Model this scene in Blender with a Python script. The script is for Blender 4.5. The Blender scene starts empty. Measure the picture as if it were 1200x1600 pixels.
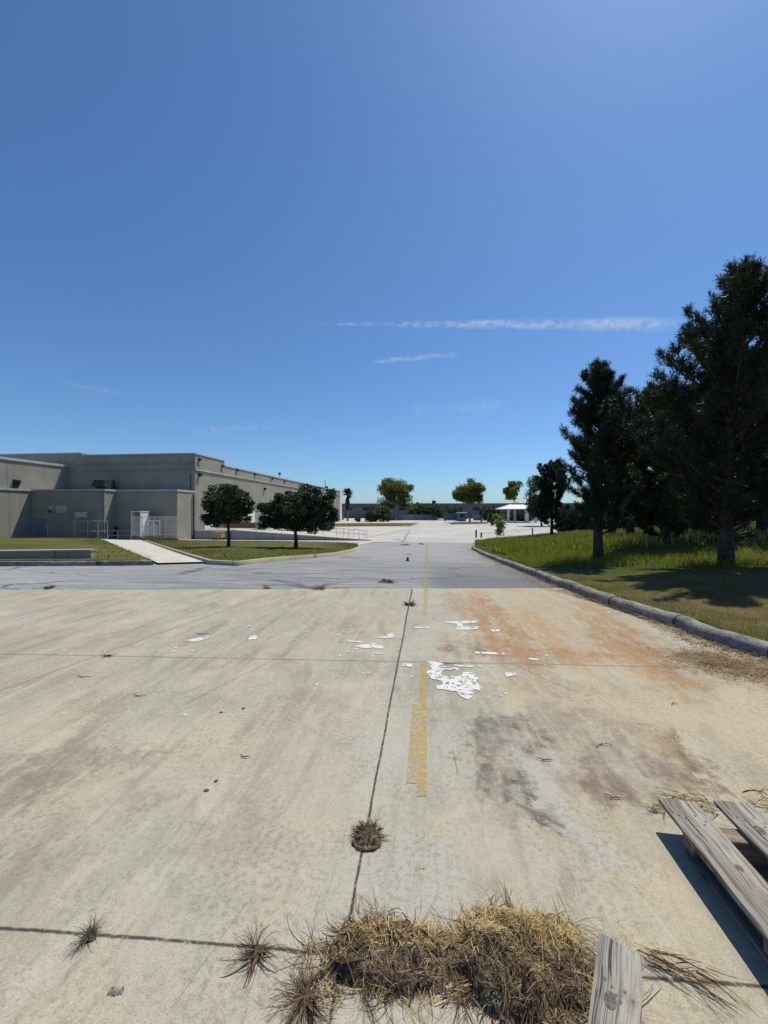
import bpy, bmesh, math, random
import numpy as np
from mathutils import Vector, Matrix

C = bpy.context.scene
R = math.radians
random.seed(7)
rng = np.random.default_rng(7)

# ---------------------------------------------------------------- camera, world, sun, exposure
F, HX, HY, EYE = 615.0, 600.0, 798.0, 1.5          # focal length in photo pixels, centre, horizon row, eye height
YAW = math.atan(67 / F)
CT, ST = math.cos(YAW), math.sin(YAW)

cd = bpy.data.cameras.new("camera")
cd.sensor_fit = 'VERTICAL'; cd.sensor_height = 36.0; cd.lens = 36.0 * F / 1600.0
cd.clip_start = 0.05; cd.clip_end = 20000
cam = bpy.data.objects.new("camera", cd); C.collection.objects.link(cam)
cam.location = (0, 0, EYE)
cam.rotation_euler = (R(90) - math.atan(2 / F), 0, YAW)
C.camera = cam

SUN_EL, SUN_AZ = 63.0, 38.0                        # azimuth measured from +Y towards +X
w = bpy.data.worlds.new("World"); C.world = w; w.use_nodes = True
wt = w.node_tree; wt.nodes.clear()
sky = wt.nodes.new('ShaderNodeTexSky'); sky.sky_type = 'NISHITA'; sky.sun_disc = False
sky.sun_elevation = R(SUN_EL); sky.sun_rotation = R(SUN_AZ)
sky.air_density = 1.0; sky.dust_density = 0.5; sky.ozone_density = 3.5; sky.altitude = 0
bg = wt.nodes.new('ShaderNodeBackground'); bg.inputs['Strength'].default_value = 0.088
wo = wt.nodes.new('ShaderNodeOutputWorld')
tint = wt.nodes.new('ShaderNodeMix'); tint.data_type = 'RGBA'; tint.blend_type = 'MULTIPLY'; tint.inputs[0].default_value = 1.0
tint.inputs[7].default_value = (.78, 1.065, 1.35, 1)
wt.links.new(sky.outputs[0], tint.inputs[6]); wt.links.new(tint.outputs[2], bg.inputs['Color']); wt.links.new(bg.outputs[0], wo.inputs['Surface'])

sd = bpy.data.lights.new("sun", 'SUN'); sd.energy = 4.45; sd.angle = R(0.5); sd.color = (1.0, 0.945, 0.80)
sun = bpy.data.objects.new("sun", sd); C.collection.objects.link(sun)
sv = Vector((math.sin(R(SUN_AZ)) * math.cos(R(SUN_EL)), math.cos(R(SUN_AZ)) * math.cos(R(SUN_EL)), math.sin(R(SUN_EL))))
sun.rotation_euler = sv.to_track_quat('Z', 'Y').to_euler()
sun.location = (0, 0, 30)

C.view_settings.view_transform = 'Standard'; C.view_settings.look = 'None'
C.view_settings.exposure = 0.0; C.view_settings.gamma = 1.0
C.render.engine = 'CYCLES'
C.cycles.max_bounces = 6; C.cycles.diffuse_bounces = 1; C.cycles.glossy_bounces = 2
C.cycles.transparent_max_bounces = 12; C.cycles.volume_bounces = 0
C.cycles.use_adaptive_sampling = True

# ---------------------------------------------------------------- terrain profile and places
Y0, Y1, SLOPE = 8.0, 47.0, 0.0536
def prof(y):
    return -SLOPE * (min(max(y, Y0), Y1) - Y0)
def profv(y):
    return -SLOPE * (np.clip(y, Y0, Y1) - Y0)

def ray(px, py):
    l = (px - HX) / F; v = (py - HY) / F
    return Vector((l * CT - ST, l * ST + CT, -v))      # per metre of depth
def hit(px, py, surf=None, dz=0.0):
    r = ray(px, py); f = surf or (lambda x, y: prof(y))
    a, b = 0.3, None
    d = 0.3
    while d < 900:
        p = r * d
        if EYE + p.z <= f(p.x, p.y) + dz:
            b = d; break
        a = d; d *= 1.03
    if b is None: b = 900
    for _ in range(40):
        m = (a + b) / 2; p = r * m
        if EYE + p.z <= f(p.x, p.y) + dz: b = m
        else: a = m
    p = r * b
    return Vector((p.x, p.y, EYE + p.z))
def atd(px, py, d):                                     # point seen at a pixel, d metres deep
    p = ray(px, py) * d
    return Vector((p.x, p.y, EYE + p.z))
def aty(px, py, Y):                                     # point seen at a pixel on the plane y = Y
    r = ray(px, py); return atd(px, py, Y / r.y)
def depth(p): return -p.x * ST + p.y * CT

# ---------------------------------------------------------------- object helpers
def link(o): C.collection.objects.link(o); return o
def tag(o, label=None, cat=None, group=None, kind=None):
    if label: o['label'] = label
    if cat: o['category'] = cat
    if group: o['group'] = group
    if kind: o['kind'] = kind
    return o
def empty(name, loc, label, cat, group=None, rz=0):
    o = link(bpy.data.objects.new(name, None)); o.location = loc; o.rotation_euler.z = rz
    o.empty_display_size = 0.3
    return tag(o, label, cat, group)
def meshobj(name, me, mat, parent=None, smooth=False):
    o = link(bpy.data.objects.new(name, me)); me.materials.append(mat)
    if smooth: me.polygons.foreach_set('use_smooth', [True] * len(me.polygons))
    if parent is not None:
        o.parent = parent
        # meshes are written in world metres; parents are plain translations + z turns
        o.matrix_parent_inverse = Matrix.Translation(parent.location) .inverted() if parent.rotation_euler.z == 0 else (Matrix.Translation(parent.location) @ Matrix.Rotation(parent.rotation_euler.z, 4, 'Z')).inverted()
        q = parent.parent
        while q is not None:
            o.matrix_parent_inverse = o.matrix_parent_inverse @ (Matrix.Translation(q.location)).inverted() if False else o.matrix_parent_inverse
            q = q.parent
    return o

class MB:
    def __init__(s): s.v = []; s.f = []
    def add(s, vs, fs):
        n = len(s.v); s.v += [tuple(v) for v in vs]; s.f += [tuple(i + n for i in f) for f in fs]; return s
    def box(s, x0, x1, y0, y1, z0, z1):
        vs = [(x, y, z) for z in (z0, z1) for y in (y0, y1) for x in (x0, x1)]
        return s.add(vs, [(0, 2, 3, 1), (4, 5, 7, 6), (0, 1, 5, 4), (2, 6, 7, 3), (0, 4, 6, 2), (1, 3, 7, 5)])
    def obox(s, o, u, v, n, lu, lv, ln):                # oriented box from corner o
        o, u, v, n = Vector(o), Vector(u) * lu, Vector(v) * lv, Vector(n) * ln
        vs = [o, o + u, o + v, o + u + v, o + n, o + u + n, o + v + n, o + u + v + n]
        return s.add(vs, [(0, 2, 3, 1), (4, 5, 7, 6), (0, 1, 5, 4), (2, 6, 7, 3), (0, 4, 6, 2), (1, 3, 7, 5)])
    def tube(s, pts, rad, n=8, cap=True):
        pts = [Vector(p) for p in pts]
        if not hasattr(rad, '__len__'): rad = [rad] * len(pts)
        rings = []
        up = None
        for i, p in enumerate(pts):
            t = (pts[min(i + 1, len(pts) - 1)] - pts[max(i - 1, 0)])
            if t.length < 1e-9: t = Vector((0, 0, 1))
            t.normalize()
            if up is None or abs(t.dot(up)) > .99:
                up = Vector((1, 0, 0)) if abs(t.x) < .8 else Vector((0, 1, 0))
            a = t.cross(up).normalized(); b = t.cross(a)
            up = -b if False else up
            rings.append([p + (a * math.cos(2 * math.pi * k / n) + b * math.sin(2 * math.pi * k / n)) * rad[i] for k in range(n)])
        vs = [v for r_ in rings for v in r_]; fs = []
        for i in range(len(pts) - 1):
            for k in range(n):
                k2 = (k + 1) % n
                fs.append((i * n + k, i * n + k2, (i + 1) * n + k2, (i + 1) * n + k))
        if cap:
            fs.append(tuple(range(n))[::-1]); fs.append(tuple((len(pts) - 1) * n + k for k in range(n)))
        return s.add(vs, fs)
    def build(s, name, mat, parent=None, smooth=False):
        me = bpy.data.meshes.new(name); me.from_pydata(s.v, [], s.f); me.update()
        return meshobj(name, me, mat, parent, smooth)

def npmesh(name, V, nper, faces, mat, parent=None, smooth=False):
    """V (N, nper, 3): N copies of a small face pattern."""
    N = V.shape[0]
    me = bpy.data.meshes.new(name)
    off = (np.arange(N) * nper)[:, None]
    loops, starts, tot = [], [], []
    L = np.concatenate([np.array(f) for f in faces])
    sizes = np.array([len(f) for f in faces])
    loops = (off + L[None, :]).ravel()
    st = np.concatenate([[0], np.cumsum(sizes)[:-1]])
    starts = ((np.arange(N) * len(L))[:, None] + st[None, :]).ravel()
    me.vertices.add(N * nper); me.vertices.foreach_set('co', V.reshape(-1).astype(np.float32))
    me.loops.add(len(loops)); me.loops.foreach_set('vertex_index', loops.astype(np.int32))
    me.polygons.add(len(starts)); me.polygons.foreach_set('loop_start', starts.astype(np.int32))
    me.update(calc_edges=True); me.validate()
    return meshobj(name, me, mat, parent, smooth)

def ribbons(P0, az, el0, el1, length, width, S=5, curl=0.0, face_up=False):
    """thin tapering curved blades; returns V (N, 2S+1, 3) and faces"""
    N = len(P0); az = np.asarray(az, float); el0 = np.asarray(el0, float); el1 = np.asarray(el1, float)
    length = np.asarray(length, float) * np.ones(N); width = np.asarray(width, float) * np.ones(N)
    curl = np.asarray(curl, float) * np.ones(N)
    P = P0.astype(float).copy(); V = np.zeros((N, 2 * S + 1, 3))
    tw = rng.uniform(0, np.pi, N)
    for i in range(S + 1):
        t = i / S
        a = az + curl * t; e = el0 + (el1 - el0) * t
        d = np.stack([np.cos(e) * np.cos(a), np.cos(e) * np.sin(a), np.sin(e)], 1)
        side = np.stack([-np.sin(a), np.cos(a), np.zeros(N)], 1)
        nrm = np.cross(d, side)
        sdv = side * np.cos(tw)[:, None] + nrm * np.sin(tw)[:, None] if not face_up else side
        wd = (width * (1 - 0.75 * t) * (0.75 + 0.5 * min(t * 3, 0.5)))[:, None] * 0.5
        if i < S:
            V[:, 2 * i] = P - sdv * wd; V[:, 2 * i + 1] = P + sdv * wd
            P = P + d * (length / S)[:, None]
        else:
            V[:, 2 * S] = P
    faces = [(2 * i, 2 * i + 1, 2 * i + 3, 2 * i + 2) for i in range(S - 1)] + [(2 * S - 2, 2 * S - 1, 2 * S)]
    return V, faces

def leaf_quads(cen, size, aspect=0.55, up_bias=0.0):
    N = len(cen)
    d = rng.normal(size=(N, 3)); d[:, 2] += up_bias; d /= np.linalg.norm(d, axis=1)[:, None]
    r = rng.normal(size=(N, 3)); s = np.cross(d, r); s /= np.linalg.norm(s, axis=1)[:, None]
    n = np.cross(d, s)
    size = np.asarray(size) * np.ones(N)
    L = size[:, None]; W = (size * aspect)[:, None]
    V = np.zeros((N, 4, 3))
    V[:, 0] = cen - d * L * .5; V[:, 1] = cen + s * W * .5 - n * W * .12; V[:, 2] = cen + d * L * .5; V[:, 3] = cen - s * W * .5 - n * W * .12
    return V, [(0, 1, 2, 3)]

# ---------------------------------------------------------------- material helpers
class NT:
    def __init__(s, name):
        s.m = bpy.data.materials.new(name); s.m.use_nodes = True; s.t = s.m.node_tree; s.t.nodes.clear()
        s.out = s.n('ShaderNodeOutputMaterial'); s._co = None
    def n(s, typ, **k):
        nd = s.t.nodes.new(typ)
        for a, b in k.items(): setattr(nd, a, b)
        return nd
    def inp(s, sock, v):
        if v is None: return
        if isinstance(v, bpy.types.NodeSocket): s.t.links.new(v, sock)
        else:
            if sock.type == 'RGBA' and len(v) == 3: v = (*v, 1)
            sock.default_value = v
    @property
    def co(s):
        if s._co is None: s._co = s.n('ShaderNodeTexCoord').outputs['Object']
        return s._co
    def map(s, loc=(0, 0, 0), rot=(0, 0, 0), sc=(1, 1, 1), vec=None, typ='POINT'):
        m = s.n('ShaderNodeMapping', vector_type=typ); s.inp(m.inputs['Vector'], vec or s.co)
        m.inputs['Location'].default_value = loc; m.inputs['Rotation'].default_value = rot; m.inputs['Scale'].default_value = sc
        return m.outputs[0]
    def noise(s, scale=5, detail=4, rough=.55, vec=None, dist=0, color=False):
        n = s.n('ShaderNodeTexNoise'); s.inp(n.inputs['Vector'], vec or s.co)
        n.inputs['Scale'].default_value = scale; n.inputs['Detail'].default_value = detail
        n.inputs['Roughness'].default_value = rough; n.inputs['Distortion'].default_value = dist
        return n.outputs['Color' if color else 'Fac']
    def voro(s, scale=5, vec=None, feature='F1'):
        n = s.n('ShaderNodeTexVoronoi', feature=feature); s.inp(n.inputs['Vector'], vec or s.co); n.inputs['Scale'].default_value = scale
        return n.outputs['Distance']
    def ma(s, op, a, b=0.0, c=0.0, clamp=False):
        n = s.n('ShaderNodeMath', operation=op, use_clamp=clamp)
        s.inp(n.inputs[0], a); s.inp(n.inputs[1], b)
        if op in ('MULTIPLY_ADD', 'SMOOTH_MIN'): s.inp(n.inputs[2], c)
        return n.outputs[0]
    def rng(s, v, a, b, c=0.0, d=1.0, smooth=True):
        n = s.n('ShaderNodeMapRange', interpolation_type='SMOOTHSTEP' if smooth else 'LINEAR')
        s.inp(n.inputs[0], v); s.inp(n.inputs[1], a); s.inp(n.inputs[2], b); s.inp(n.inputs[3], c); s.inp(n.inputs[4], d)
        return n.outputs[0]
    def mix(s, fac, a, b, blend='MIX'):
        n = s.n('ShaderNodeMix', data_type='RGBA', blend_type=blend)
        s.inp(n.inputs[0], fac); s.inp(n.inputs[6], a); s.inp(n.inputs[7], b)
        return n.outputs[2]
    def ramp(s, fac, stops, interp='LINEAR'):
        n = s.n('ShaderNodeValToRGB'); cr = n.color_ramp; cr.interpolation = interp
        while len(cr.elements) < len(stops): cr.elements.new(.5)
        for e, (p, c) in zip(cr.elements, stops): e.position = p; e.color = (*c, 1)
        s.inp(n.inputs[0], fac); return n.outputs[0]
    def xyz(s, vec=None):
        n = s.n('ShaderNodeSeparateXYZ'); s.inp(n.inputs[0], vec or s.co); return n.outputs
    def bump(s, h, strength=.3, dist=.01):
        n = s.n('ShaderNodeBump'); s.inp(n.inputs['Height'], h); n.inputs['Strength'].default_value = strength; n.inputs['Distance'].default_value = dist
        return n.outputs[0]
    def bsdf(s, color, rough=.8, normal=None, spec=.3, metal=0, alpha=None):
        n = s.n('ShaderNodeBsdfPrincipled'); s.inp(n.inputs['Base Color'], color); s.inp(n.inputs['Roughness'], rough)
        n.inputs['Specular IOR Level'].default_value = spec; n.inputs['Metallic'].default_value = metal
        if normal is not None: s.inp(n.inputs['Normal'], normal)
        if alpha is not None: s.inp(n.inputs['Alpha'], alpha)
        s.t.links.new(n.outputs[0], s.out.inputs['Surface']); return n
    def rand(s):
        return s.n('ShaderNodeNewGeometry').outputs['Random Per Island']

def simple(name, col, rough=.7, var=.25, scale=6, spec=.3, metal=0, bump=0.0):
    t = NT(name)
    n = t.noise(scale, 5, .6)
    c = t.mix(t.rng(n, .3, .7), tuple(x * (1 - var) for x in col), tuple(min(1, x * (1 + var)) for x in col))
    t.bsdf(c, rough, t.bump(t.noise(scale * 8, 3), bump) if bump else None, spec, metal)
    return t.m

def foliage(name, stops, trans=.25, rough=.55, patch=.6, spec=.25):
    t = NT(name)
    r = t.rand()
    n = t.noise(patch, 3, .5)
    f = t.ma('ADD', t.ma('MULTIPLY', r, .6), t.ma('MULTIPLY', t.rng(n, .3, .7), .4))
    c = t.ramp(f, stops)
    b = t.bsdf(c, rough, None, spec)
    tr = t.n('ShaderNodeBsdfTranslucent'); t.inp(tr.inputs[0], t.mix(.5, c, (.35, .40, .04), 'MIX') if trans > .3 else c)
    ms = t.n('ShaderNodeMixShader'); ms.inputs[0].default_value = trans
    t.t.links.new(b.outputs[0], ms.inputs[1]); t.t.links.new(tr.outputs[0], ms.inputs[2]); t.t.links.new(ms.outputs[0], t.out.inputs['Surface'])
    return t.m

# ---- concrete apron: stains, joints and worn patches live here because they belong to the slab itself
def blob(t, vec, x, y, rx, ry, rot=0):
    m = t.map((x, y, 0), (0, 0, rot), (rx, ry, 1e6), vec, 'TEXTURE')
    # flatten z
    g = t.n('ShaderNodeTexGradient', gradient_type='SPHERICAL'); t.inp(g.inputs[0], m)
    return g.outputs['Fac']
def line_mask(t, P, a, b, half, wob, soft=.6):
    """dark line through ground points a-b (infinite), wobbling by noise"""
    ax, ay = a; bx, by = b
    L = math.hypot(bx - ax, by - ay); nx, ny = -(by - ay) / L, (bx - ax) / L
    d = t.ma('ADD', t.ma('MULTIPLY_ADD', P[0], nx, -(nx * ax + ny * ay)), t.ma('MULTIPLY', P[1], ny))
    d = t.ma('ABSOLUTE', t.ma('ADD', d, wob))
    return t.rng(d, half * (1 - soft), half * (1 + soft), 1, 0)
def seg_mask(t, P, a, b, half, wob, soft=.6):
    ax, ay = a; bx, by = b
    L = math.hypot(bx - ax, by - ay); ux, uy = (bx - ax) / L, (by - ay) / L
    m = line_mask(t, P, a, b, half, wob, soft)
    s = t.ma('ADD', t.ma('MULTIPLY_ADD', P[0], ux, -(ux * ax + uy * ay)), t.ma('MULTIPLY', P[1], uy))
    e = t.ma('MULTIPLY', t.rng(s, 0, .12 * L), t.rng(s, .88 * L, L, 1, 0))
    return t.ma('MULTIPLY', m, e)

def g2(px, py):
    p = hit(px, py); return (p.x, p.y)

def mat_apron():
    t = NT("apron_concrete"); P = t.xyz()
    flat = t.n('ShaderNodeCombineXYZ'); t.inp(flat.inputs[0], P[0]); t.inp(flat.inputs[1], P[1]); FV = flat.outputs[0]
    streak = t.noise(1.0, 5, .6, t.map(sc=(3.2, .7, 1), rot=(0, 0, R(9)), vec=FV))
    streak2 = t.noise(1.0, 6, .65, t.map(sc=(11, 1.6, 1), rot=(0, 0, R(-14)), vec=FV))
    big = t.noise(.55, 4, .5, FV)
    mid = t.noise(3.4, 6, .62, FV)
    fine = t.noise(38, 6, .7, FV)
    speck = t.noise(170, 3, .6, FV)
    tone = t.noise(1.1, 5, .6, t.map(sc=(1, .55, 1), loc=(4, 7, 0), vec=FV), .4)
    base = t.mix(t.rng(tone, .38, .62), (.395, .385, .345), (.455, .415, .325))
    base = t.mix(t.rng(big, .42, .60, 0, .5), base, (.36, .345, .30))
    mott = t.noise(14, 5, .65, FV)
    patch_ = t.noise(5.5, 6, .68, t.map(sc=(1.5, .8, 1), loc=(1, 2, 0), vec=FV), .8)
    base = t.mix(t.rng(patch_, .50, .64, 0, .35), base, (.315, .295, .245))
    base = t.mix(t.rng(patch_, .34, .45, .3, 0), base, (.50, .47, .40))
    streak3 = t.noise(1.0, 7, .7, t.map(sc=(6.0, .8, 1), rot=(0, 0, R(-3)), vec=FV), .5)
    base = t.mix(t.ma('MULTIPLY', t.rng(streak3, .52, .63, 0, .7), t.rng(big, .42, .58, .2, 1)), base, (.235, .22, .185))
    smd = t.noise(1, 6, .62, t.map(sc=(1.9, .75, 1), rot=(0, 0, R(5)), loc=(8, 3, 0), vec=FV), 1.2)
    base = t.mix(t.rng(smd, .53, .66, 0, .75), base, (.27, .25, .21))
    base = t.mix(t.rng(smd, .33, .44, .6, 0), base, (.50, .475, .42))
    smx = t.noise(1, 5, .6, t.map(sc=(9, .45, 1), rot=(0, 0, R(-2)), loc=(2, 13, 0), vec=FV), .3)
    base = t.mix(t.rng(smx, .55, .66, 0, .4), base, (.25, .232, .195))
    base = t.mix(t.rng(smx, .32, .43, .3, 0), base, (.51, .48, .41))
    base = t.mix(t.ma('MULTIPLY', t.rng(streak, .50, .62, 0, .55), t.rng(mid, .4, .6)), base, (.50, .465, .385))
    base = t.mix(t.rng(mott, .49, .64, 0, .22), base, (.28, .262, .22))
    base = t.mix(t.rng(mott, .32, .44, .15, 0), base, (.52, .49, .42))
    # the right-hand lane is warmer
    warm = t.ma('MULTIPLY', t.rng(t.ma('ADD', P[0], t.ma('MULTIPLY', t.ma('SUBTRACT', patch_, .5), 2.4)), .2, 1.1), t.rng(tone, .42, .58, .2, 1))
    base = t.mix(t.ma('MULTIPLY', warm, .42), base, (.43, .35, .24))
    # pale blue-grey worn strip around the centre joint
    pale = t.rng(t.ma('ABSOLUTE', t.ma('ADD', P[0], .1)), .1, .55, 1, 0)
    base = t.mix(t.ma('MULTIPLY', t.ma('MULTIPLY', pale, t.rng(patch_, .40, .56)), .65), base, (.40, .405, .395))
    wv = t.n('ShaderNodeVectorMath', operation='ADD'); t.inp(wv.inputs[0], FV)
    wn = t.n('ShaderNodeVectorMath', operation='MULTIPLY_ADD'); t.inp(wn.inputs[0], t.noise(3.2, 6, .7, FV, color=True)); wn.inputs[1].default_value = (1.1, 1.1, 0); wn.inputs[2].default_value = (-.55, -.55, 0)
    t.inp(wv.inputs[1], wn.outputs[0]); WV = wv.outputs[0]
    brk = t.rng(streak2, .3, .62)
    def stain(px, py, rx, ry, rot, col, amt, lo=.05, hi=.5, br=True, xy=None):
        nonlocal base
        x, y = xy or g2(px, py)
        m = t.rng(blob(t, WV, x, y, rx, ry, R(rot)), lo, hi)
        m = t.ma('MULTIPLY', m, t.rng(mott, .40, .56, .55, 1.0))
        if br: m = t.ma('MULTIPLY', m, t.ma('MULTIPLY', t.rng(patch_, .38, .54, .35, 1), t.rng(streak3, .38, .54, .4, 1)))
        base = t.mix(t.ma('MULTIPLY', m, amt), base, col)
    rust, drust = (.33, .185, .08), (.25, .12, .055)
    # rust run from the asphalt edge over the far right lane
    stain(830, 985, .55, 1.6, 10, (.40, .27, .15), .35)
    stain(905, 1010, .9, 1.1, 0, (.41, .29, .16), .3)
    stain(985, 1020, .35, 1.5, -3, rust, 1.0)
    stain(830, 1025, 1.0, .35, 3, drust, .75)
    stain(960, 970, .30, 1.8, -4, rust, .8)
    stain(740, 950, .5, 1.4, 10, rust, .75)
    stain(790, 1005, .5, .7, 0, (.34, .20, .09), .8)
    stain(720, 1005, .35, .5, 0, (.30, .22, .13), .6)
    stain(880, 940, .9, 1.0, 0, (.42, .28, .15), .4)
    stain(1070, 1190, .16, .42, -12, (.16, .095, .055), 1)
    stain(1010, 1130, .2, .6, -10, (.42, .33, .2), .5)
    stain(1160, 1060, .5, .3, 10, (.36, .22, .11), .6)
    for (x_, y_, rx_, ry_, c_, a_) in ((.92, 5.6, .34, 2.6, rust, 1), (1.06, 4.6, .22, 1.2, rust, 1), (2.22, 4.9, .30, 1.7, rust, 1), (2.36, 4.4, .16, 1.1, drust, .7), (1.45, 5.4, .30, 2.0, (.40, .25, .12), .85), (1.85, 6.2, .40, 1.8, (.41, .29, .17), .6), (.55, 5.0, .2, 1.2, (.36, .25, .14), .7), (1.55, 4.35, 1.1, .20, (.33, .18, .08), .9)):
        stain(0, 0, rx_, ry_, 0, c_, a_, xy=(x_, y_))
    # oily grey-black scuffs
    dk, pur, blu = (.125, .112, .094), (.19, .14, .115), (.40, .405, .40)
    stain(795, 1145, .36, .36, 20, dk, 1)
    stain(770, 1195, .16, .22, 10, (.17, .12, .09), .9)
    stain(780, 1228, .20, .30, 15, dk, 1)
    stain(850, 1275, .10, .34, 38, (.09, .08, .07), 1)
    stain(820, 1195, .22, .34, 12, blu, .9, br=False)
    stain(890, 1280, .16, .28, 15, blu, .75, br=False)
    stain(985, 1200, .40, .40, -8, pur, 1)
    stain(955, 1230, .2, .2, -8, (.17, .11, .085), .8)
    stain(920, 1130, .5, .36, 0, (.24, .20, .165), .85)
    stain(860, 1075, .7, .2, 0, (.30, .24, .17), .7)
    stain(700, 1265, .3, .2, 0, (.27, .255, .22), .5)
    stain(585, 1190, .14, .5, 0, (.43, .43, .42), .7, br=False)
    stain(690, 1420, .2, .16, 0, (.40, .40, .40), .6, br=False)
    stain(1040, 1350, .2, .2, 0, (.33, .32, .30), .7)
    stain(60, 1215, .75, .32, 20, (.19, .175, .15), .85)
    stain(160, 1180, .5, .22, 10, (.25, .23, .20), .7)
    stain(330, 1330, .4, .25, 10, (.30, .28, .24), .6)
    stain(250, 1240, .3, .12, 25, (.25, .235, .20), .6)
    stain(480, 1110, .5, .4, 0, (.30, .28, .235), .6)
    stain(110, 1320, .22, .12, 20, (.22, .2, .18), .6)
    stain(300, 1095, .55, .3, 10, (.29, .275, .24), .6)
    stain(620, 1040, .9, .3, 0, (.27, .25, .215), .65)
    stain(735, 1015, .35, .3, 0, dk, .7)
    stain(700, 1075, .7, .3, 0, (.29, .265, .22), .7)
    stain(560, 960, 2.0, .7, 0, (.31, .295, .26), .6)
    stain(60, 1000, 2.2, .6, 6, (.30, .27, .235), .6)
    stain(1040, 985, .4, 1.0, 0, (.40, .385, .35), .6)
    # grain
    base = t.mix(t.ma('MULTIPLY', t.rng(fine, .46, .64, 0, .6), t.rng(t.noise(2.2, 4, .6, FV), .4, .6, .3, 1)), base, (.19, .175, .145))
    base = t.mix(t.rng(fine, .30, .42, .3, 0), base, (.56, .53, .46))
    base = t.mix(t.rng(speck, .54, .70, 0, .7), base, (.15, .14, .125))
    base = t.mix(t.rng(speck, .30, .44, .6, 0), base, (.56, .53, .47))
    pit = t.rng(t.voro(9, FV), .02, .05, 1, 0)
    base = t.mix(t.ma('MULTIPLY', pit, t.rng(mid, .5, .6)), base, (.10, .09, .08))
    # scratches
    w0 = t.ma('MULTIPLY', t.ma('SUBTRACT', t.noise(3, 2, .5, FV), .5), .05)
    for a, b, h, k in (((985, 1380), (1095, 1520), .0022, .8), ((925, 1215), (1010, 1370), .002, .5), ((1040, 1290), (1110, 1370), .0016, .5),
                       ((395, 1440), (432, 1560), .0016, .3), ((540, 1120), (470, 1230), .0025, .4), ((330, 1440), (360, 1400), .0015, .3), ((760, 1290), (870, 1420), .0014, .4), ((845, 1110), (900, 1200), .004, .4)):
        base = t.mix(t.ma('MULTIPLY', seg_mask(t, P, g2(*a), g2(*b), h * .8, w0), k * .6), base, (.56, .53, .47))
    for a, b, h, k in (((395, 1400), (250, 1600), .0015, .5), ((500, 1390), (480, 1480), .0014, .6), ((545, 1290), (500, 1420), .0012, .5),
                       ((320, 960), (120, 1000), .012, .45), ((0, 970), (180, 925), .03, .35), ((470, 1010), (270, 1110), .008, .4), ((470, 940), (300, 1010), .01, .35),
                       ((708, 1170), (716, 1215), .003, .7), ((800, 1255), (890, 1298), .012, .7), ((795, 1035), (905, 1085), .012, .35)):
        base = t.mix(t.ma('MULTIPLY', seg_mask(t, P, g2(*a), g2(*b), h, w0), k), base, (.12, .11, .10))
    # joints between slabs
    w1 = t.ma('ADD', t.ma('MULTIPLY', t.ma('SUBTRACT', t.noise(1.2, 3, .5, FV), .5), .02), t.ma('MULTIPLY', t.ma('SUBTRACT', t.noise(24, 4, .7, FV), .5), .012))
    jn = t.rng(t.noise(30, 3, .6, FV), .3, .5, .35, 1)
    jd = (.055, .05, .045)
    half_long = t.rng(P[1], 1, 7, .0045, .011, False)
    dlong = t.ma('ABSOLUTE', t.ma('ADD', t.ma('ADD', P[0], .284), w1))
    jl = t.ma('DIVIDE', dlong, half_long)
    base = t.mix(t.ma('MULTIPLY', t.rng(jl, .5, 1.6, 1, 0), jn), base, jd)
    base = t.mix(t.ma('MULTIPLY', line_mask(t, P, g2(0, 1452), g2(1200, 1547), .0058, w1, .7), jn), base, jd)
    base = t.mix(t.ma('MULTIPLY', line_mask(t, P, g2(0, 1022), g2(1080, 1043), .011, t.ma('MULTIPLY', w1, .5)), .62), base, (.13, .115, .09))
    base = t.mix(t.ma('MULTIPLY', seg_mask(t, P, g2(-700, 1330), g2(433, 924), .012, t.ma('MULTIPLY', w1, .5)), .62), base, (.17, .155, .13))
    h = t.ma('ADD', t.ma('MULTIPLY', fine, .5), t.ma('MULTIPLY', speck, .35))
    h = t.ma('SUBTRACT', h, t.rng(jl, .5, 1.6, .8, 0))
    base = t.mix(1.0, base, (.97, .93, .84), 'MULTIPLY')
    t.bsdf(base, t.rng(mid, .3, .7, .62, .85), t.bump(h, .5, .005), .3)
    return t.m

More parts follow.
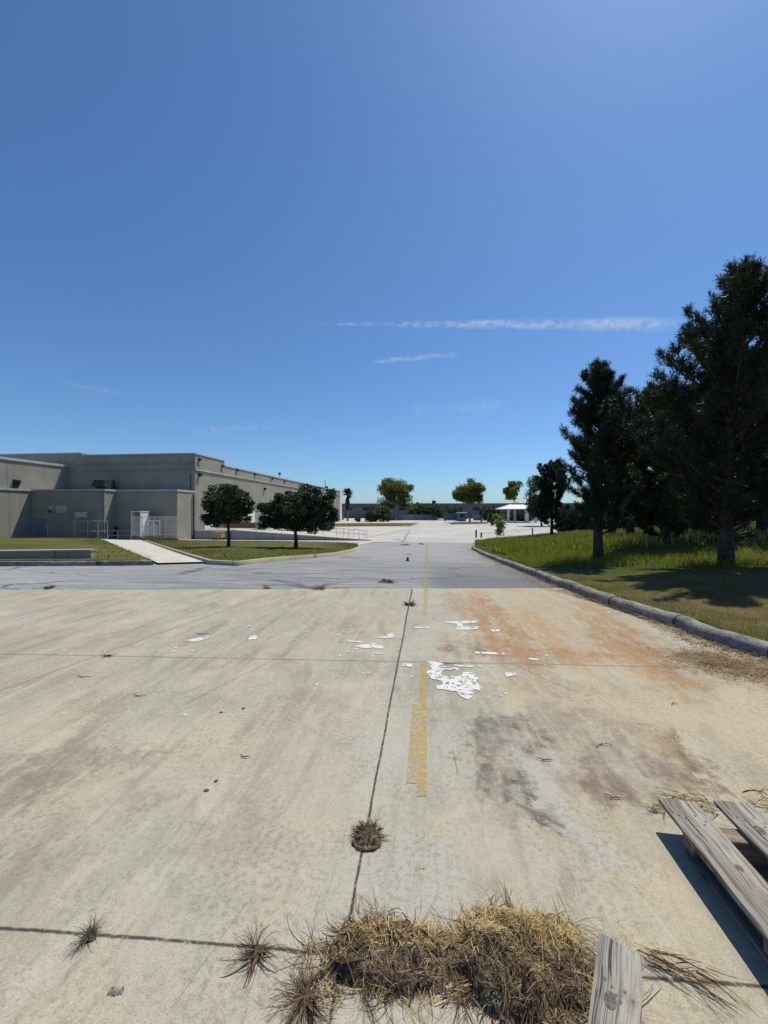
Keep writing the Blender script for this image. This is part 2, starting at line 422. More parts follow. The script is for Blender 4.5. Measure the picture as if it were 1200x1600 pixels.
def mat_asphalt():
    t = NT("asphalt"); P = t.xyz()
    st = t.noise(1, 5, .65, t.map(sc=(.22, 2.2, 1), rot=(0, 0, R(-5))))
    st2 = t.noise(1, 5, .7, t.map(sc=(.8, 7, 1), rot=(0, 0, R(-5))))
    big = t.noise(.25, 4, .5); fine = t.noise(60, 4, .7)
    c = t.mix(t.rng(big, .35, .65), (.235, .235, .225), (.315, .312, .295))
    c = t.mix(t.rng(st, .47, .57, 0, .85), c, (.19, .192, .19))
    c = t.mix(t.rng(st2, .51, .60, 0, .7), c, (.36, .35, .325))
    st3 = t.noise(1, 6, .7, t.map(sc=(.45, 5, 1), rot=(0, 0, R(-3)), loc=(3, 9, 0)))
    c = t.mix(t.rng(st3, .51, .58, 0, .85), c, (.135, .135, .135))
    # paler sealed surface towards the far end and on the left arm, darker lane by the kerb
    c = t.mix(t.ma('MULTIPLY', t.rng(t.ma('ADD', P[1], t.ma('MULTIPLY', st, 10)), 14, 26), .55), c, (.37, .36, .335))
    c = t.mix(t.ma('MULTIPLY', t.ma('MULTIPLY', t.rng(P[0], -.3, .4), t.rng(P[1], 8, 17, 1, 0)), .8), c, (.115, .118, .122))
    c = t.mix(t.ma('MULTIPLY', t.rng(P[0], -3, -9), .4), c, (.38, .375, .35))
    c = t.mix(t.rng(fine, .45, .7, 0, .5), c, (.12, .12, .118))
    c = t.mix(t.rng(t.noise(7, 5, .7), .5, .68, 0, .45), c, (.15, .15, .148))
    wv = t.n('ShaderNodeVectorMath', operation='MULTIPLY_ADD'); t.inp(wv.inputs[0], t.noise(1.2, 4, .6, color=True)); wv.inputs[1].default_value = (1.2, 1.2, 0); t.inp(wv.inputs[2], t.map(sc=(1, 1, 0)))
    ck = t.voro(.34, t.map(sc=(.55, 1.5, 1), vec=wv.outputs[0]), 'DISTANCE_TO_EDGE')
    c = t.mix(t.ma('MULTIPLY', t.rng(ck, .008, .03, 1, 0), t.rng(t.noise(.5, 3, .5), .42, .56, 0, .8)), c, (.075, .075, .075))
    w0 = t.ma('MULTIPLY', t.ma('SUBTRACT', t.noise(1.5, 3, .5), .5), .25)
    for a, b, h, k in (((340, 908), (560, 890), .05, .5), ((560, 886), (760, 887), .05, .6), ((0, 897), (330, 890), .04, .3)):
        c = t.mix(t.ma('MULTIPLY', seg_mask(t, P, g2(*a), g2(*b), h, w0), k), c, (.09, .09, .095))
    t.bsdf(c, .72, t.bump(fine, .4, .006), .35)
    return t.m

def mat_lot():
    t = NT("pale_concrete"); P = t.xyz()
    st = t.noise(1, 4, .6, t.map(sc=(.05, .5, 1))); big = t.noise(.12, 4, .5); fine = t.noise(5, 5, .6)
    c = t.mix(t.rng(big, .35, .65), (.42, .405, .365), (.49, .47, .43))
    c = t.mix(t.rng(st, .5, .75, 0, .5), c, (.31, .29, .255))
    c = t.mix(t.rng(fine, .5, .75, 0, .5), c, (.27, .255, .225))
    c = t.mix(t.ma('MULTIPLY', t.rng(P[0], -8, -3, 1, 0), .35), c, (.56, .48, .41))
    ck = t.voro(.11, t.map(sc=(.7, .7, 0)), 'DISTANCE_TO_EDGE')
    c = t.mix(t.ma('MULTIPLY', t.rng(ck, .004, .012, 1, 0), t.rng(t.noise(.15, 3, .5), .40, .56, 0, .75)), c, (.13, .12, .10))
    c = t.mix(t.rng(t.noise(1, 4, .6, t.map(sc=(.16, .9, 1), loc=(5, 2, 0))), .54, .64, 0, .5), c, (.27, .255, .225))
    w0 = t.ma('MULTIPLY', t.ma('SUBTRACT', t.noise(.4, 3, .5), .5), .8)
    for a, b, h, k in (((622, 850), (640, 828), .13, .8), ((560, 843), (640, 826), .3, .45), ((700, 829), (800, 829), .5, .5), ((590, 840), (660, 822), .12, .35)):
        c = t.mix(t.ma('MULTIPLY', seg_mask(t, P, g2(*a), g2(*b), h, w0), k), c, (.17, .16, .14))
    t.bsdf(c, .8, None, .25)
    return t.m

def mat_soil(name, cols, scale=3, fine=40, bump=.4):
    t = NT(name)
    a = t.noise(scale, 5, .6); b = t.noise(fine, 4, .7); g = t.noise(scale * .15, 3, .5)
    c = t.mix(t.rng(a, .35, .65), cols[0], cols[1])
    c = t.mix(t.rng(g, .42, .6), c, cols[2])
    c = t.mix(t.rng(b, .5, .75, 0, .6), c, tuple(x * .45 for x in cols[0]))
    t.bsdf(c, .95, t.bump(b, bump, .02), .1)
    return t.m

def mat_wall(name, col, joint=7.6, axis=1, stain=(.20, .19, .165)):
    t = NT(name); P = t.xyz()
    big = t.noise(.35, 4, .5); mid = t.noise(2.0, 5, .6); drip = t.noise(1, 5, .65, t.map(sc=(1.7, 1.7, .12)))
    c = t.mix(t.rng(big, .35, .65), tuple(x * .9 for x in col), tuple(x * 1.06 for x in col))
    c = t.mix(t.rng(mid, .5, .75, 0, .35), c, tuple(x * .78 for x in col))
    c = t.mix(t.rng(drip, .5, .76, 0, .5), c, stain)
    m = t.ma('PINGPONG', P[axis], joint / 2)
    c = t.mix(t.rng(m, .02, .05, .7, 0), c, tuple(x * .35 for x in col))
    t.bsdf(c, .85, t.bump(mid, .15, .02), .2)
    return t.m

def mat_wood(name, col=(.325, .30, .255), dark=(.06, .05, .04)):
    t = NT(name)
    v = t.co
    warp = t.n('ShaderNodeVectorMath', operation='MULTIPLY_ADD'); t.inp(warp.inputs[0], t.noise(4, 2, .5, color=True)); warp.inputs[1].default_value = (.03, .0, .03); t.inp(warp.inputs[2], v)
    g = t.noise(1, 5, .65, t.map(sc=(85, 2.2, 40), vec=warp.outputs[0]))
    g2_ = t.noise(1, 3, .55, t.map(sc=(26, 1.0, 20), vec=warp.outputs[0]))
    sp = t.noise(140, 3, .6)
    c = t.mix(t.rng(g2_, .35, .65), tuple(x * .8 for x in col), tuple(x * 1.22 for x in col))
    c = t.mix(t.rng(g, .46, .64, 0, .85), c, dark)
    ckw = t.noise(1, 3, .5, t.map(sc=(38, .7, 20), loc=(3, 1, 2), vec=warp.outputs[0]))
    c = t.mix(t.rng(t.ma('ABSOLUTE', t.ma('SUBTRACT', ckw, .5)), .004, .016, .9, 0), c, (.035, .03, .025))
    c = t.mix(t.rng(t.noise(2.5, 4, .6), .5, .7, 0, .4), c, (.24, .19, .14))
    c = t.mix(t.rng(t.noise(6, 5, .7), .54, .68, 0, .5), c, (.13, .12, .105))
    c = t.mix(t.rng(sp, .55, .8, 0, .3), c, (.08, .07, .06))
    t.bsdf(c, .82, t.bump(t.ma('ADD', g, t.ma('MULTIPLY', g2_, .6)), .55, .004), .2)
    return t.m

def mat_paint(name, col, wear=.5, scale=14, soft=.05, stretch=(1, 1, 1)):
    """worn road paint: holes where it has flaked off the slab"""
    t = NT(name)
    n = t.noise(scale, 6, .68, t.map(sc=stretch)); n2 = t.noise(scale * 5, 4, .7); b = t.noise(scale * .25, 3, .5)
    c = t.mix(t.rng(n2, .4, .7), col, tuple(x * .72 for x in col))
    a = t.ma('ADD', n, t.ma('ADD', t.ma('MULTIPLY', t.ma('SUBTRACT', n2, .5), .35), t.ma('MULTIPLY', t.ma('SUBTRACT', b, .5), .5)))
    t.bsdf(c, .7, None, .3, alpha=t.rng(a, wear - soft, wear + soft, 0, 1))
    return t.m

M = {}
M['apron'] = mat_apron(); M['asphalt'] = mat_asphalt(); M['lot'] = mat_lot()
M['ground'] = mat_soil("dry_ground", ((.21, .18, .10), (.14, .14, .06), (.25, .21, .13)), .5, 6)
M['lawn'] = mat_soil("lawn_soil", ((.07, .075, .02), (.15, .105, .05), (.055, .075, .016)), 1.6, 26, .8)
M['island'] = mat_soil("island_soil", ((.085, .095, .02), (.14, .11, .045), (.07, .085, .015)), 1.4, 18)
def mat_kerb():
    t = NT("kerb_concrete"); P = t.xyz()
    a = t.noise(2.2, 5, .65); b = t.noise(11, 5, .7); f = t.noise(55, 4, .7)
    c = t.mix(t.rng(a, .38, .62), (.23, .215, .185), (.36, .34, .295))
    c = t.mix(t.rng(b, .48, .62, 0, .75), c, (.13, .12, .10))
    c = t.mix(t.rng(f, .48, .66, 0, .6), c, (.085, .08, .07))
    j = t.ma('PINGPONG', t.ma('ADD', P[1], t.ma('MULTIPLY', b, .12)), .55)
    c = t.mix(t.rng(j, .012, .03, .85, 0), c, (.05, .045, .04))
    t.bsdf(c, .9, t.bump(t.ma('ADD', b, t.ma('MULTIPLY', f, .5)), .8, .03), .15); return t.m
M['kerb'] = mat_kerb()
M['pale_kerb'] = mat_wall("pale_kerb_concrete", (.42, .37, .28), 1.5, 0, (.2, .17, .12))
M['wall'] = mat_wall("painted_tilt_up_concrete", (.30, .28, .232), 7.6, 1)
M['wallf'] = mat_wall("painted_concrete_front", (.30, .28, .232), 9.0, 0)
M['low_wall'] = mat_wall("grey_block_wall", (.30, .295, .28), 3.0, 0)
M['path'] = simple("path_concrete", (.50, .465, .40), .85, .14, 2)
M['coping'] = simple("metal_coping", (.42, .42, .40), .5, .15, 1)
M['darkmetal'] = simple("dark_metal", (.035, .036, .036), .5, .3)
M['galv'] = simple("galvanised_metal", (.46, .47, .47), .5, .2, 8, .5, .3)
M['white'] = simple("white_paint", (.72, .71, .68), .6, .08, 3)
M['yellowpaint'] = simple("yellow_rail_paint", (.55, .34, .03), .6, .15)
M['bluegrey'] = simple("blue_grey_door_paint", (.17, .20, .25), .6, .15)
M['hood'] = simple("dark_green_hood", (.035, .05, .047), .5, .3)
M['tan'] = simple("tan_steel", (.42, .30, .12), .6, .2)
M['brown'] = simple("brown_board", (.24, .15, .08), .8, .3)
M['bark'] = simple("bark", (.075, .055, .042), .95, .45, 9, .1, 0, .8)
M['palebark'] = simple("pale_bark", (.22, .19, .155), .95, .35, 5, .1, 0, .5)
M['wood'] = mat_wood("weathered_board"); M['wood2'] = mat_wood("weathered_board_end", (.33, .31, .27), (.08, .07, .06))
M['stringer'] = mat_wood("stringer_wood", (.27, .22, .165), (.09, .075, .06))
M['wpaint'] = mat_paint("white_road_paint", (.68, .67, .63), .41, 26, .06)
M['wflake'] = simple("white_paint_flake", (.68, .665, .62), .6, .15, 30)
M['ypaint'] = mat_paint("yellow_road_paint", (.58, .42, .14), .50, 34, .36, (1, .8, 1))
M['ypaint2'] = mat_paint("faded_yellow_paint", (.56, .42, .17), .54, 34, .32, (1, .7, 1))
M['ypaint3'] = mat_paint("far_yellow_paint", (.47, .37, .15), .56, 14, .25, (1.6, .12, 1))
PINE = ((0, (.010, .021, .013)), (.5, (.025, .045, .022)), (.85, (.055, .08, .033)), (1, (.11, .085, .04)))
M['pine'] = foliage("pine_needles", PINE, .18, .5, .5, .3)
M['greenpine'] = foliage("green_pine_needles", ((0, (.025, .042, .014)), (.5, (.052, .08, .024)), (.85, (.10, .13, .036)), (1, (.12, .11, .04))), .2, .6, .6)
M['oak'] = foliage("oak_leaves", ((0, (.014, .026, .012)), (.4, (.036, .058, .022)), (.75, (.085, .12, .045)), (1, (.18, .20, .09))), .22, .42, .5, .45)
M['tree'] = foliage("broad_leaves", ((0, (.04, .05, .02)), (.4, (.085, .11, .035)), (.8, (.15, .17, .06)), (1, (.22, .21, .10))), .4, .55, .25)
M['palm'] = foliage("palm_fronds", ((0, (.02, .03, .015)), (1, (.07, .085, .035))), .15)
M['skirt'] = foliage("dead_palm_fronds", ((0, (.08, .05, .03)), (1, (.17, .12, .075))), .1)
M['shrub'] = foliage("shrub_leaves", ((0, (.03, .045, .02)), (1, (.10, .12, .06))), .25, .55, .4)
M['sapling'] = foliage("sapling_leaves", ((0, (.03, .055, .02)), (1, (.10, .14, .045))), .35, .5)
M['grass'] = foliage("tall_grass", ((0, (.04, .07, .010)), (.4, (.095, .135, .02)), (.75, (.17, .185, .032)), (1, (.28, .24, .09))), .5, .6, .8)
M['short'] = foliage("short_dry_grass", ((0, (.045, .055, .012)), (.35, (.085, .09, .022)), (.65, (.16, .135, .045)), (1, (.30, .23, .11))), .35, .6, 1.3)
M['straw'] = foliage("straw", ((0, (.17, .10, .035)), (.25, (.37, .25, .10)), (.6, (.58, .43, .19)), (1, (.72, .58, .32))), .15, .6, 8)
M['deadweed'] = foliage("dead_weed", ((0, (.035, .022, .015)), (.4, (.13, .075, .045)), (.7, (.24, .16, .085)), (1, (.40, .30, .17))), .1, .6, 10)
M['greystalk'] = foliage("grey_stalks", ((0, (.05, .05, .035)), (1, (.22, .20, .13))), .1, .6, 10)
M['redleaf'] = foliage("reddish_dry_leaf", ((0, (.045, .027, .018)), (.5, (.12, .072, .042)), (1, (.27, .19, .11))), .15, .5, 10)
M['chaff'] = foliage("chaff", ((0, (.05, .038, .028)), (.35, (.14, .11, .08)), (.7, (.30, .255, .19)), (1, (.48, .43, .34))), .05, .7, 12)
M['litter'] = foliage("kerb_litter", ((0, (.09, .05, .025)), (.4, (.22, .14, .065)), (.75, (.36, .25, .12)), (1, (.5, .38, .2))), .1, .7, 6)
M['rootsoil'] = mat_soil("root_soil", ((.19, .155, .115), (.085, .066, .05), (.25, .215, .165)), 45, 220, .9)
M['rust'] = simple("rusty_ring", (.19, .10, .07), .8, .4, 30, .2, 0, .4)
M['blue'] = simple("blue_paint", (.05, .13, .25), .5, .2, 1)
M['fence_pale'] = simple("pale_blue_panel", (.20, .24, .27), .7, .2, .3)
M['far_wall'] = mat_wall("far_building_wall", (.17, .185, .21), 9, 0, (.12, .13, .14))
M['far_roof'] = simple("far_roof", (.10, .12, .135), .6, .15, .2)
M['glass'] = simple("dark_glass", (.02, .025, .03), .15, .2, 1, .5)
M['hedge'] = foliage("hedge_leaves", ((0, (.02, .035, .012)), (.6, (.05, .075, .02)), (1, (.12, .14, .04))), .25, .55, .3)

# ---------------------------------------------------------------- setting: ground sheets
def sheet(name, poly, dz, mat, kind='structure', label=None, cat=None):
    bm = bmesh.new()
    vs = [bm.verts.new((x, y, 0)) for x, y in poly]
    f = bm.faces.new(vs)
    for k in (Y0, Y1):
        bmesh.ops.bisect_plane(bm, geom=bm.verts[:] + bm.edges[:] + bm.faces[:], plane_co=(0, k, 0), plane_no=(0, 1, 0))
    bmesh.ops.recalc_face_normals(bm, faces=bm.faces[:])
    for f in bm.faces:
        if f.normal.z < 0: f.normal_flip()
    for v in bm.verts: v.co.z = prof(v.co.y) + dz
    bmesh.ops.triangulate(bm, faces=[f for f in bm.faces if len(f.verts) > 4])
    me = bpy.data.meshes.new(name); bm.to_mesh(me); bm.free()
    o = meshobj(name, me, mat); return tag(o, label, cat, None, kind)

sheet("ground", [(-2500, -300), (2500, -300), (2500, 4500), (-2500, 4500)], -.06, M['ground'])
e0, e1 = g2(0, 922), g2(830, 919)
sl = (e1[1] - e0[1]) / (e1[0] - e0[0])
def edge_y(x): return e0[1] + sl * (x - e0[0])
sheet("asphalt_road", [(-120, edge_y(-12) - 4), (-12, edge_y(-12) - .4), (6, edge_y(6) - .4), (6, 40.5), (4.2, 40.6), (-2, 39.5), (-9, 39.0), (-30, 30), (-120, 20)], -.012, M['asphalt'])
sheet("concrete_apron", [(-30, -14), (9, -14), (9, edge_y(9)), (-12, edge_y(-12)), (-30, edge_y(-12) - 1)], 0, M['apron'])
sheet("concrete_lot", [(-70, 41), (-12, 41.2), (-5, 40.0), (-2, 39.6), (4.0, 40.6), (60, 46), (60, 185), (-70, 185)], -.004, M['lot'])

# ---- right lawn
kpix = [(1200, 1030), (1120, 1007), (1047, 977), (973, 955), (917, 935), (863, 913), (808, 890), (780, 879), (755, 868), (737, 858)]
KP = [hit(*p) for p in kpix]
kx = [3.55, 3.50] + [p.x for p in KP] + [4.6, 5.6, 8.0, 14.0]
ky = [-14., 2.0] + [p.y for p in KP] + [39.5, 41.0, 42.6, 44.0]
def kerb_x(y): return float(np.interp(y, ky, kx))
def mound(t):
    u = max(0.0, t - 1.0); return 2.9 * (1 - math.exp(-u / 26.0))
def lawn_z(x, y):
    t = x - kerb_x(y)
    yy = min(y, 60)
    back = max(0.0, 1 - max(0.0, y - 38) / 22.0)
    return prof(y) + (.135 + mound(max(t, 0)) * (0.35 + .65 * back)
            + .05 * math.sin(x * .9 + y * .4) * min(1, max(0, t) * .3) + .06 * math.sin(y * .31 + x * .23) * min(1, max(0, t) * .2))
LY = list(np.arange(-14, 44, .75)) + [44.0]
def back_y(x):                                          # far edge of the lawn
    return 999
LT = [.17, .4, .8, 1.4, 2.2, 3.2, 4.5, 6, 8, 10, 12.5, 15.5, 19, 23, 28, 34, 42, 52, 66]
mb = MB(); nT = len(LT)
vs = []
for y in LY:
    for t_ in LT:
        x = kerb_x(y) + t_; vs.append((x, y, lawn_z(x, y)))
fs = [(i * nT + j, i * nT + j + 1, (i + 1) * nT + j + 1, (i + 1) * nT + j) for i in range(len(LY) - 1) for j in range(nT - 1)]
mb.add(vs, fs)
tag(mb.build("lawn", M['lawn'], None, True), kind='structure')

# kerb: rounded profile swept along the lawn edge
def sweep(path, prf, name, mat):
    mb = MB(); n = len(prf); vs = []; fs = []
    for i, p in enumerate(path):
        a = path[max(i - 1, 0)]; b = path[min(i + 1, len(path) - 1)]
        t = Vector((b[0] - a[0], b[1] - a[1], 0)).normalized(); nr = Vector((t.y, -t.x, 0))
        for (o, z) in prf: vs.append((p[0] + nr.x * o, p[1] + nr.y * o, p[2] + z))
    for i in range(len(path) - 1):
        for k in range(n - 1):
            fs.append((i * n + k, i * n + k + 1, (i + 1) * n + k + 1, (i + 1) * n + k))
    mb.add(vs, fs)
    return tag(mb.build(name, mat, None, True), kind='structure')
ys = list(np.arange(-6, 39.5, .16)) + list(np.linspace(39.5, 44, 14))
path = [(kerb_x(y) + .014 * math.sin(y * 2.1) + random.uniform(-.010, .010), y, prof(y) + random.uniform(-.010, .010)) for y in ys]
KPROF = [(0, -.1), (.0, .085), (.012, .118), (.04, .142), (.08, .152), (.13, .150), (.17, .135), (.19, .10), (.19, -.1)]
sweep(path, KPROF, "kerb", M['kerb'])

# ---- left: lawns, path, kerbs
pathL = [hit(p[0], p[1]) for p in ((155, 841), (208, 840), (262, 858), (322, 880), (247, 882), (200, 862))]
sheet("concrete_path", [(p.x, p.y) for p in pathL], .05, M['path'])
isl_pix = [(228, 846), (270, 861), (332, 881), (372, 883), (418, 877), (470, 873), (520, 868), (548, 862), (560, 857), (558, 852), (530, 850), (470, 849.5), (400, 848.5), (300, 847.5)]
ISL = [hit(*p) for p in isl_pix]
def crown_sheet(name, pts, mat, h, rise):
    """a lawn patch inside a kerb: rim at kerb height, gently crowned"""
    cx = sum(p[0] for p in pts) / len(pts); cy = sum(p[1] for p in pts) / len(pts)
    # resample the rim
    rim = []
    for i in range(len(pts)):
        a, b = pts[i], pts[(i + 1) % len(pts)]
        for k in range(4): rim.append((a[0] + (b[0] - a[0]) * k / 4, a[1] + (b[1] - a[1]) * k / 4))
    mb = MB(); n = len(rim); vs = []; rings = 8
    for r in range(rings):
        s = 1 - r / rings
        for (x, y) in rim:
            X, Y = cx + (x - cx) * s, cy + (y - cy) * s
            vs.append((X, Y, prof(Y) + h + rise * (1 - s * s) + random.uniform(-.02, .02) * (r > 0)))
    vs.append((cx, cy, prof(cy) + h + rise))
    fs = []
    for r in range(rings - 1):
        for k in range(n):
            k2 = (k + 1) % n; fs.append((r * n + k, r * n + k2, (r + 1) * n + k2, (r + 1) * n + k))
    for k in range(n): fs.append(((rings - 1) * n + k, (rings - 1) * n + (k + 1) % n, rings * n))
    mb.add(vs, fs)
    return tag(mb.build(name, mat, None, True), kind='structure')
crown_sheet("island_lawn", [(p.x, p.y) for p in ISL], M['island'], .12, .12)
PK = [(0, -.1), (0, .1), (.03, .135), (.12, .14), (.15, .12), (.15, -.1)]
def densify(pts, st=.6):
    out = []
    for a, b in zip(pts[:-1], pts[1:]):
        n = max(1, int((b - a).length / st))
        out += [a + (b - a) * (k / n) for k in range(n)]
    return out + [pts[-1]]
sweep([(p.x, p.y, prof(p.y)) for p in densify(ISL[:11])[::-1]], [(-o, z) for o, z in PK][::-1], "island_kerb", M['pale_kerb'])
# lawn by the building, left of the path
L2 = [hit(*p) for p in ((-260, 884), (0, 882), (238, 881), (205, 866), (150, 842), (0, 843), (-260, 845))]
crown_sheet("left_lawn", [(p.x, p.y) for p in L2], M['island'], .13, .22)
k3 = [hit(-300, 885), hit(-100, 884), hit(0, 883.5), hit(120, 883), hit(240, 882)]
sweep([(p.x, p.y, prof(p.y)) for p in densify(k3)[::-1]], [(-o, z) for o, z in PK][::-1], "left_kerb", M['kerb'])
sheet("sidewalk", [(p.x, p.y) for p in (hit(360, 848), hit(560, 851), hit(585, 848.6), hit(575, 846.5), hit(360, 846))], .01, M['lot'])

# retaining wall at the far left
rw = empty("retaining_wall", hit(60, 880), "long low grey concrete retaining wall along the dry lawn at the left edge", "wall")
a, b = hit(-220, 882), hit(131, 880.5)
u = (b - a); L_ = Vector((u.x, u.y, 0)).length; u = Vector((u.x, u.y, 0)).normalized(); v = Vector((-u.y, u.x, 0))
htop = (880.5 - 861) / F * depth(b)
mb = MB()
for k in range(6):
    p = a + u * (L_ * k / 6); q = a + u * (L_ * (k + 1) / 6)
    mb.add([(*(s + v * w_)[0:2], z) for s in (p, q) for w_ in (.35, .62) for z in (prof(s.y) - .2, b.z + htop - .05)],
           [(0, 1, 3, 2), (4, 6, 7, 5), (0, 4, 5, 1), (2, 3, 7, 6), (1, 5, 7, 3)])
mb.build("wall_body", M['low_wall'], rw)
mb = MB(); mb.obox(Vector((*(a + v * .31)[0:2], b.z + htop - .05)), u, v, (0, 0, 1), L_ + .02, .36, .06)
mb.build("wall_cap", M['low_wall'], rw)

# ---------------------------------------------------------------- warehouse
wh = empty("warehouse", (-36, 45, -1.9), "long beige concrete warehouse with a low front wing on the left", "warehouse")
ZB = -3.2
def wallbox(x0, x1, y0, y1, z0, z1, mat=None, name="wall"):
    return MB().box(x0, x1, y0, y1, z0, z1).build(name, mat or M['wall'], wh)
XS = -28.2
wallbox(-95, XS, 52.4, 126, ZB, 7.72)
wallbox(-43.5, XS, 45.4, 52.4, ZB, 8.45)
wallbox(-95, -43.5, 45.4, 52.4, ZB, 8.72)
wallbox(-95, -45.0, 26, 45.4, ZB, 3.72)
wallbox(-95, -45.25, 26, 45.4, 3.9, 7.0)
wallbox(-45.0, -35.8, 40.4, 45.4, ZB, 3.72, M['wallf'])
wallbox(-35.8, XS - .02, 41.95, 45.4, ZB, 3.72, M['wallf'])
MB().box(-45.25, XS - .06, 45.34, 45.396, 3.6, 8.3).build("front_panel", M['wallf'], wh) if False else None
def trim(name, x0, x1, y0, y1, z0, z1, mat): return MB().box(x0, x1, y0, y1, z0, z1).build(name, mat, wh)
trim("coping", -95, XS + .1, 52.4, 126.1, 7.72, 7.9, M['coping'])
trim("coping", -43.45, XS + .1, 45.3, 52.5, 8.45, 8.58, M['coping'])
trim("coping", -95, -43.45, 45.28, 52.5, 8.72, 8.86, M['coping'])
trim("coping", -95, -45.13, 25.9, 45.27, 7.0, 7.28, M['coping'])
trim("coping", -45.1, -35.7, 40.3, 45.38, 3.72, 3.93, M['coping'])
trim("coping", -35.7, XS + .06, 41.85, 45.38, 3.72, 3.93, M['coping'])
trim("coping", -95, -44.9, 25.9, 40.28, 3.72, 3.93, M['coping'])
trim("ledge", XS + .002, XS + .14, 45.45, 125.9, 6.45, 6.62, M['coping'])
trim("ledge", -43.4, XS - .1, 45.3, 45.398, 6.45, 6.6, M['wallf'])
trim("ledge", -43.4, XS - .1, 45.3, 45.398, 7.25, 7.35, M['wallf'])
# white end block beyond the long wall
trim("end_block", XS - 6, XS + .02, 126.12, 129, ZB, 8.2, M['white'])
# door and its plates on the low front wall
def onfront(px0, py0, px1, py1, Y, proud, name, mat):
    p, q = aty(px0, py1, Y), aty(px1, py0, Y)
    return MB().box(p.x, q.x, Y - proud, Y - .003, p.z, q.z).build(name, mat, wh)
dr = onfront(57, 809, 75, 838, 40.4, .06, "door", M['bluegrey'])
onfront(56, 807.5, 76, 809, 40.4, .1, "door_frame", M['coping'])
onfront(75, 807.5, 76.2, 838, 40.4, .1, "door_frame", M['coping'])
onfront(72.5, 823, 74, 825, 40.34, .08, "door_handle", M['galv'])
onfront(88, 790, 105, 801, 40.4, .05, "wall_plate", M['galv'])
onfront(76, 791, 83, 795, 40.4, .05, "wall_plate", M['galv'])
onfront(77.5, 796, 79.2, 801, 40.4, .14, "wall_lamp", M['darkmetal'])
onfront(77, 808.5, 78.5, 812, 40.4, .12, "switch_box", M['galv'])
pa, pb = aty(40, 797, 40.3), aty(160, 797.5, 40.3)
MB().tube([pa, pb], .035, 6).build("conduit", M['galv'], wh)
# downpipes
for px in (163.6,):
    p, q = aty(px, 770, 40.34), aty(px, 839, 40.34)
    MB().tube([p, q], .07, 8).build("downpipe", M['galv'], wh)
for y in (44.9,):
    MB().tube([(XS + .12, y, 3.5), (XS + .12, y, -2.3)], .09, 8).build("downpipe", M['darkmetal'], wh)
MB().tube([(XS - .5, 45.2, 6.0), (XS - .5, 45.2, 4.0)], .05, 6).build("downpipe", M['darkmetal'], wh)
# scuppers and lamps along the long wall
for px, py in ((311, 719), (347, 729), (370, 735), (398, 742), (425, 749), (444, 753)):
    l = (px - HX) / F; rx = l * CT - ST; ry = l * ST + CT
    y = XS / rx * ry; z = EYE - (py - HY) / F * (XS / rx)
    mb = MB(); mb.add([(XS + .002, y - .18, z + .25), (XS + .002, y + .18, z + .25), (XS + .3, y + .18, z + .2), (XS + .3, y - .18, z + .2),
                       (XS + .002, y - .18, z - .15), (XS + .002, y + .18, z - .15), (XS + .22, y + .18, z - .02), (XS + .22, y - .18, z - .02)],
                      [(0, 1, 2, 3), (4, 7, 6, 5), (0, 3, 7, 4), (1, 5, 6, 2), (2, 6, 7, 3)])
    ob = mb.build("wall_lamp", M['darkmetal'], wh)
    MB().tube([(XS + .04, y, z - .15), (XS + .04, y, 6.63)], .035, 6).build("conduit", M['galv'], wh)
for px, py in ((311, 742), (413, 764)):
    l = (px - HX) / F; rx = l * CT - ST; ry = l * ST + CT
    y = XS / rx * ry; z = EYE - (py - HY) / F * (XS / rx)
    MB().box(XS + .002, XS + .35, y - .2, y + .2, z - .2, z + .2).build("wall_lamp", M['darkmetal'], wh)
# sloped lamp on the upper left wing
lx = -45.25; l = (24 - HX) / F; rx = l * CT - ST; y = lx / rx * (l * ST + CT)
zt, zb = EYE + (798 - 749) / F * (lx / rx), EYE + (798 - 763) / F * (lx / rx)
MB().add([(lx + .002, y - .25, zt), (lx + .5, y - .25, zt - .12), (lx + .5, y + .25, zt - .12), (lx + .002, y + .25, zt), (lx + .002, y - .2, zb), (lx + .12, y - .2, zb), (lx + .12, y + .2, zb), (lx + .002, y + .2, zb)],
         [(0, 1, 2, 3), (4, 7, 6, 5), (0, 4, 5, 1), (1, 5, 6, 2), (2, 6, 7, 3)]).build("wall_lamp", M['darkmetal'], wh)
# roller doors on the long wall
for y0, y1, z1, mt in ((47.3, 50.0, .9, 'white'), (58, 62, 1.4, 'white'), (66, 70, 1.4, 'white')):
    fr = MB().box(XS + .003, XS + .09, y0, y1, -2.0, z1).build("roller_door", M[mt], wh)
# roof hood
hd = empty("exhaust_hood", aty(158, 765, 43.2), "dark green sheet metal exhaust hood on the low warehouse roof", "exhaust hood")
p = aty(158, 766, 43.2); w2 = .95
mb = MB(); z0 = 3.94
mb.add([(p.x - w2 * .75, 42.5, z0 + .45), (p.x + w2, 42.5, z0 + .45), (p.x + w2, 44.3, z0), (p.x - w2 * .7, 44.3, z0),
        (p.x - w2 * .55, 42.75, z0 + 1.2), (p.x + w2, 42.75, z0 + 1.2), (p.x + w2 * .9, 44.3, z0 + 1.35), (p.x - w2 * .5, 44.3, z0 + 1.35)],
       [(0, 1, 2, 3), (4, 7, 6, 5), (0, 4, 5, 1), (1, 5, 6, 2), (2, 6, 7, 3), (0, 3, 7, 4)])
mb.build("hood_shell", M['hood'], hd)
MB().add([(p.x - w2 * .7, 42.46, z0 + .5), (p.x + w2 * .9, 42.46, z0 + .5), (p.x + w2 * .95, 42.66, z0 + 1.05), (p.x - w2 * .55, 42.66, z0 + 1.05)], [(0, 1, 2, 3)]).build("hood_mouth", M['darkmetal'], hd)
MB().box(p.x - .6, p.x + .8, 43.6, 44.7, z0 + .002, z0 + .5).build("hood_base", M['hood'], hd)
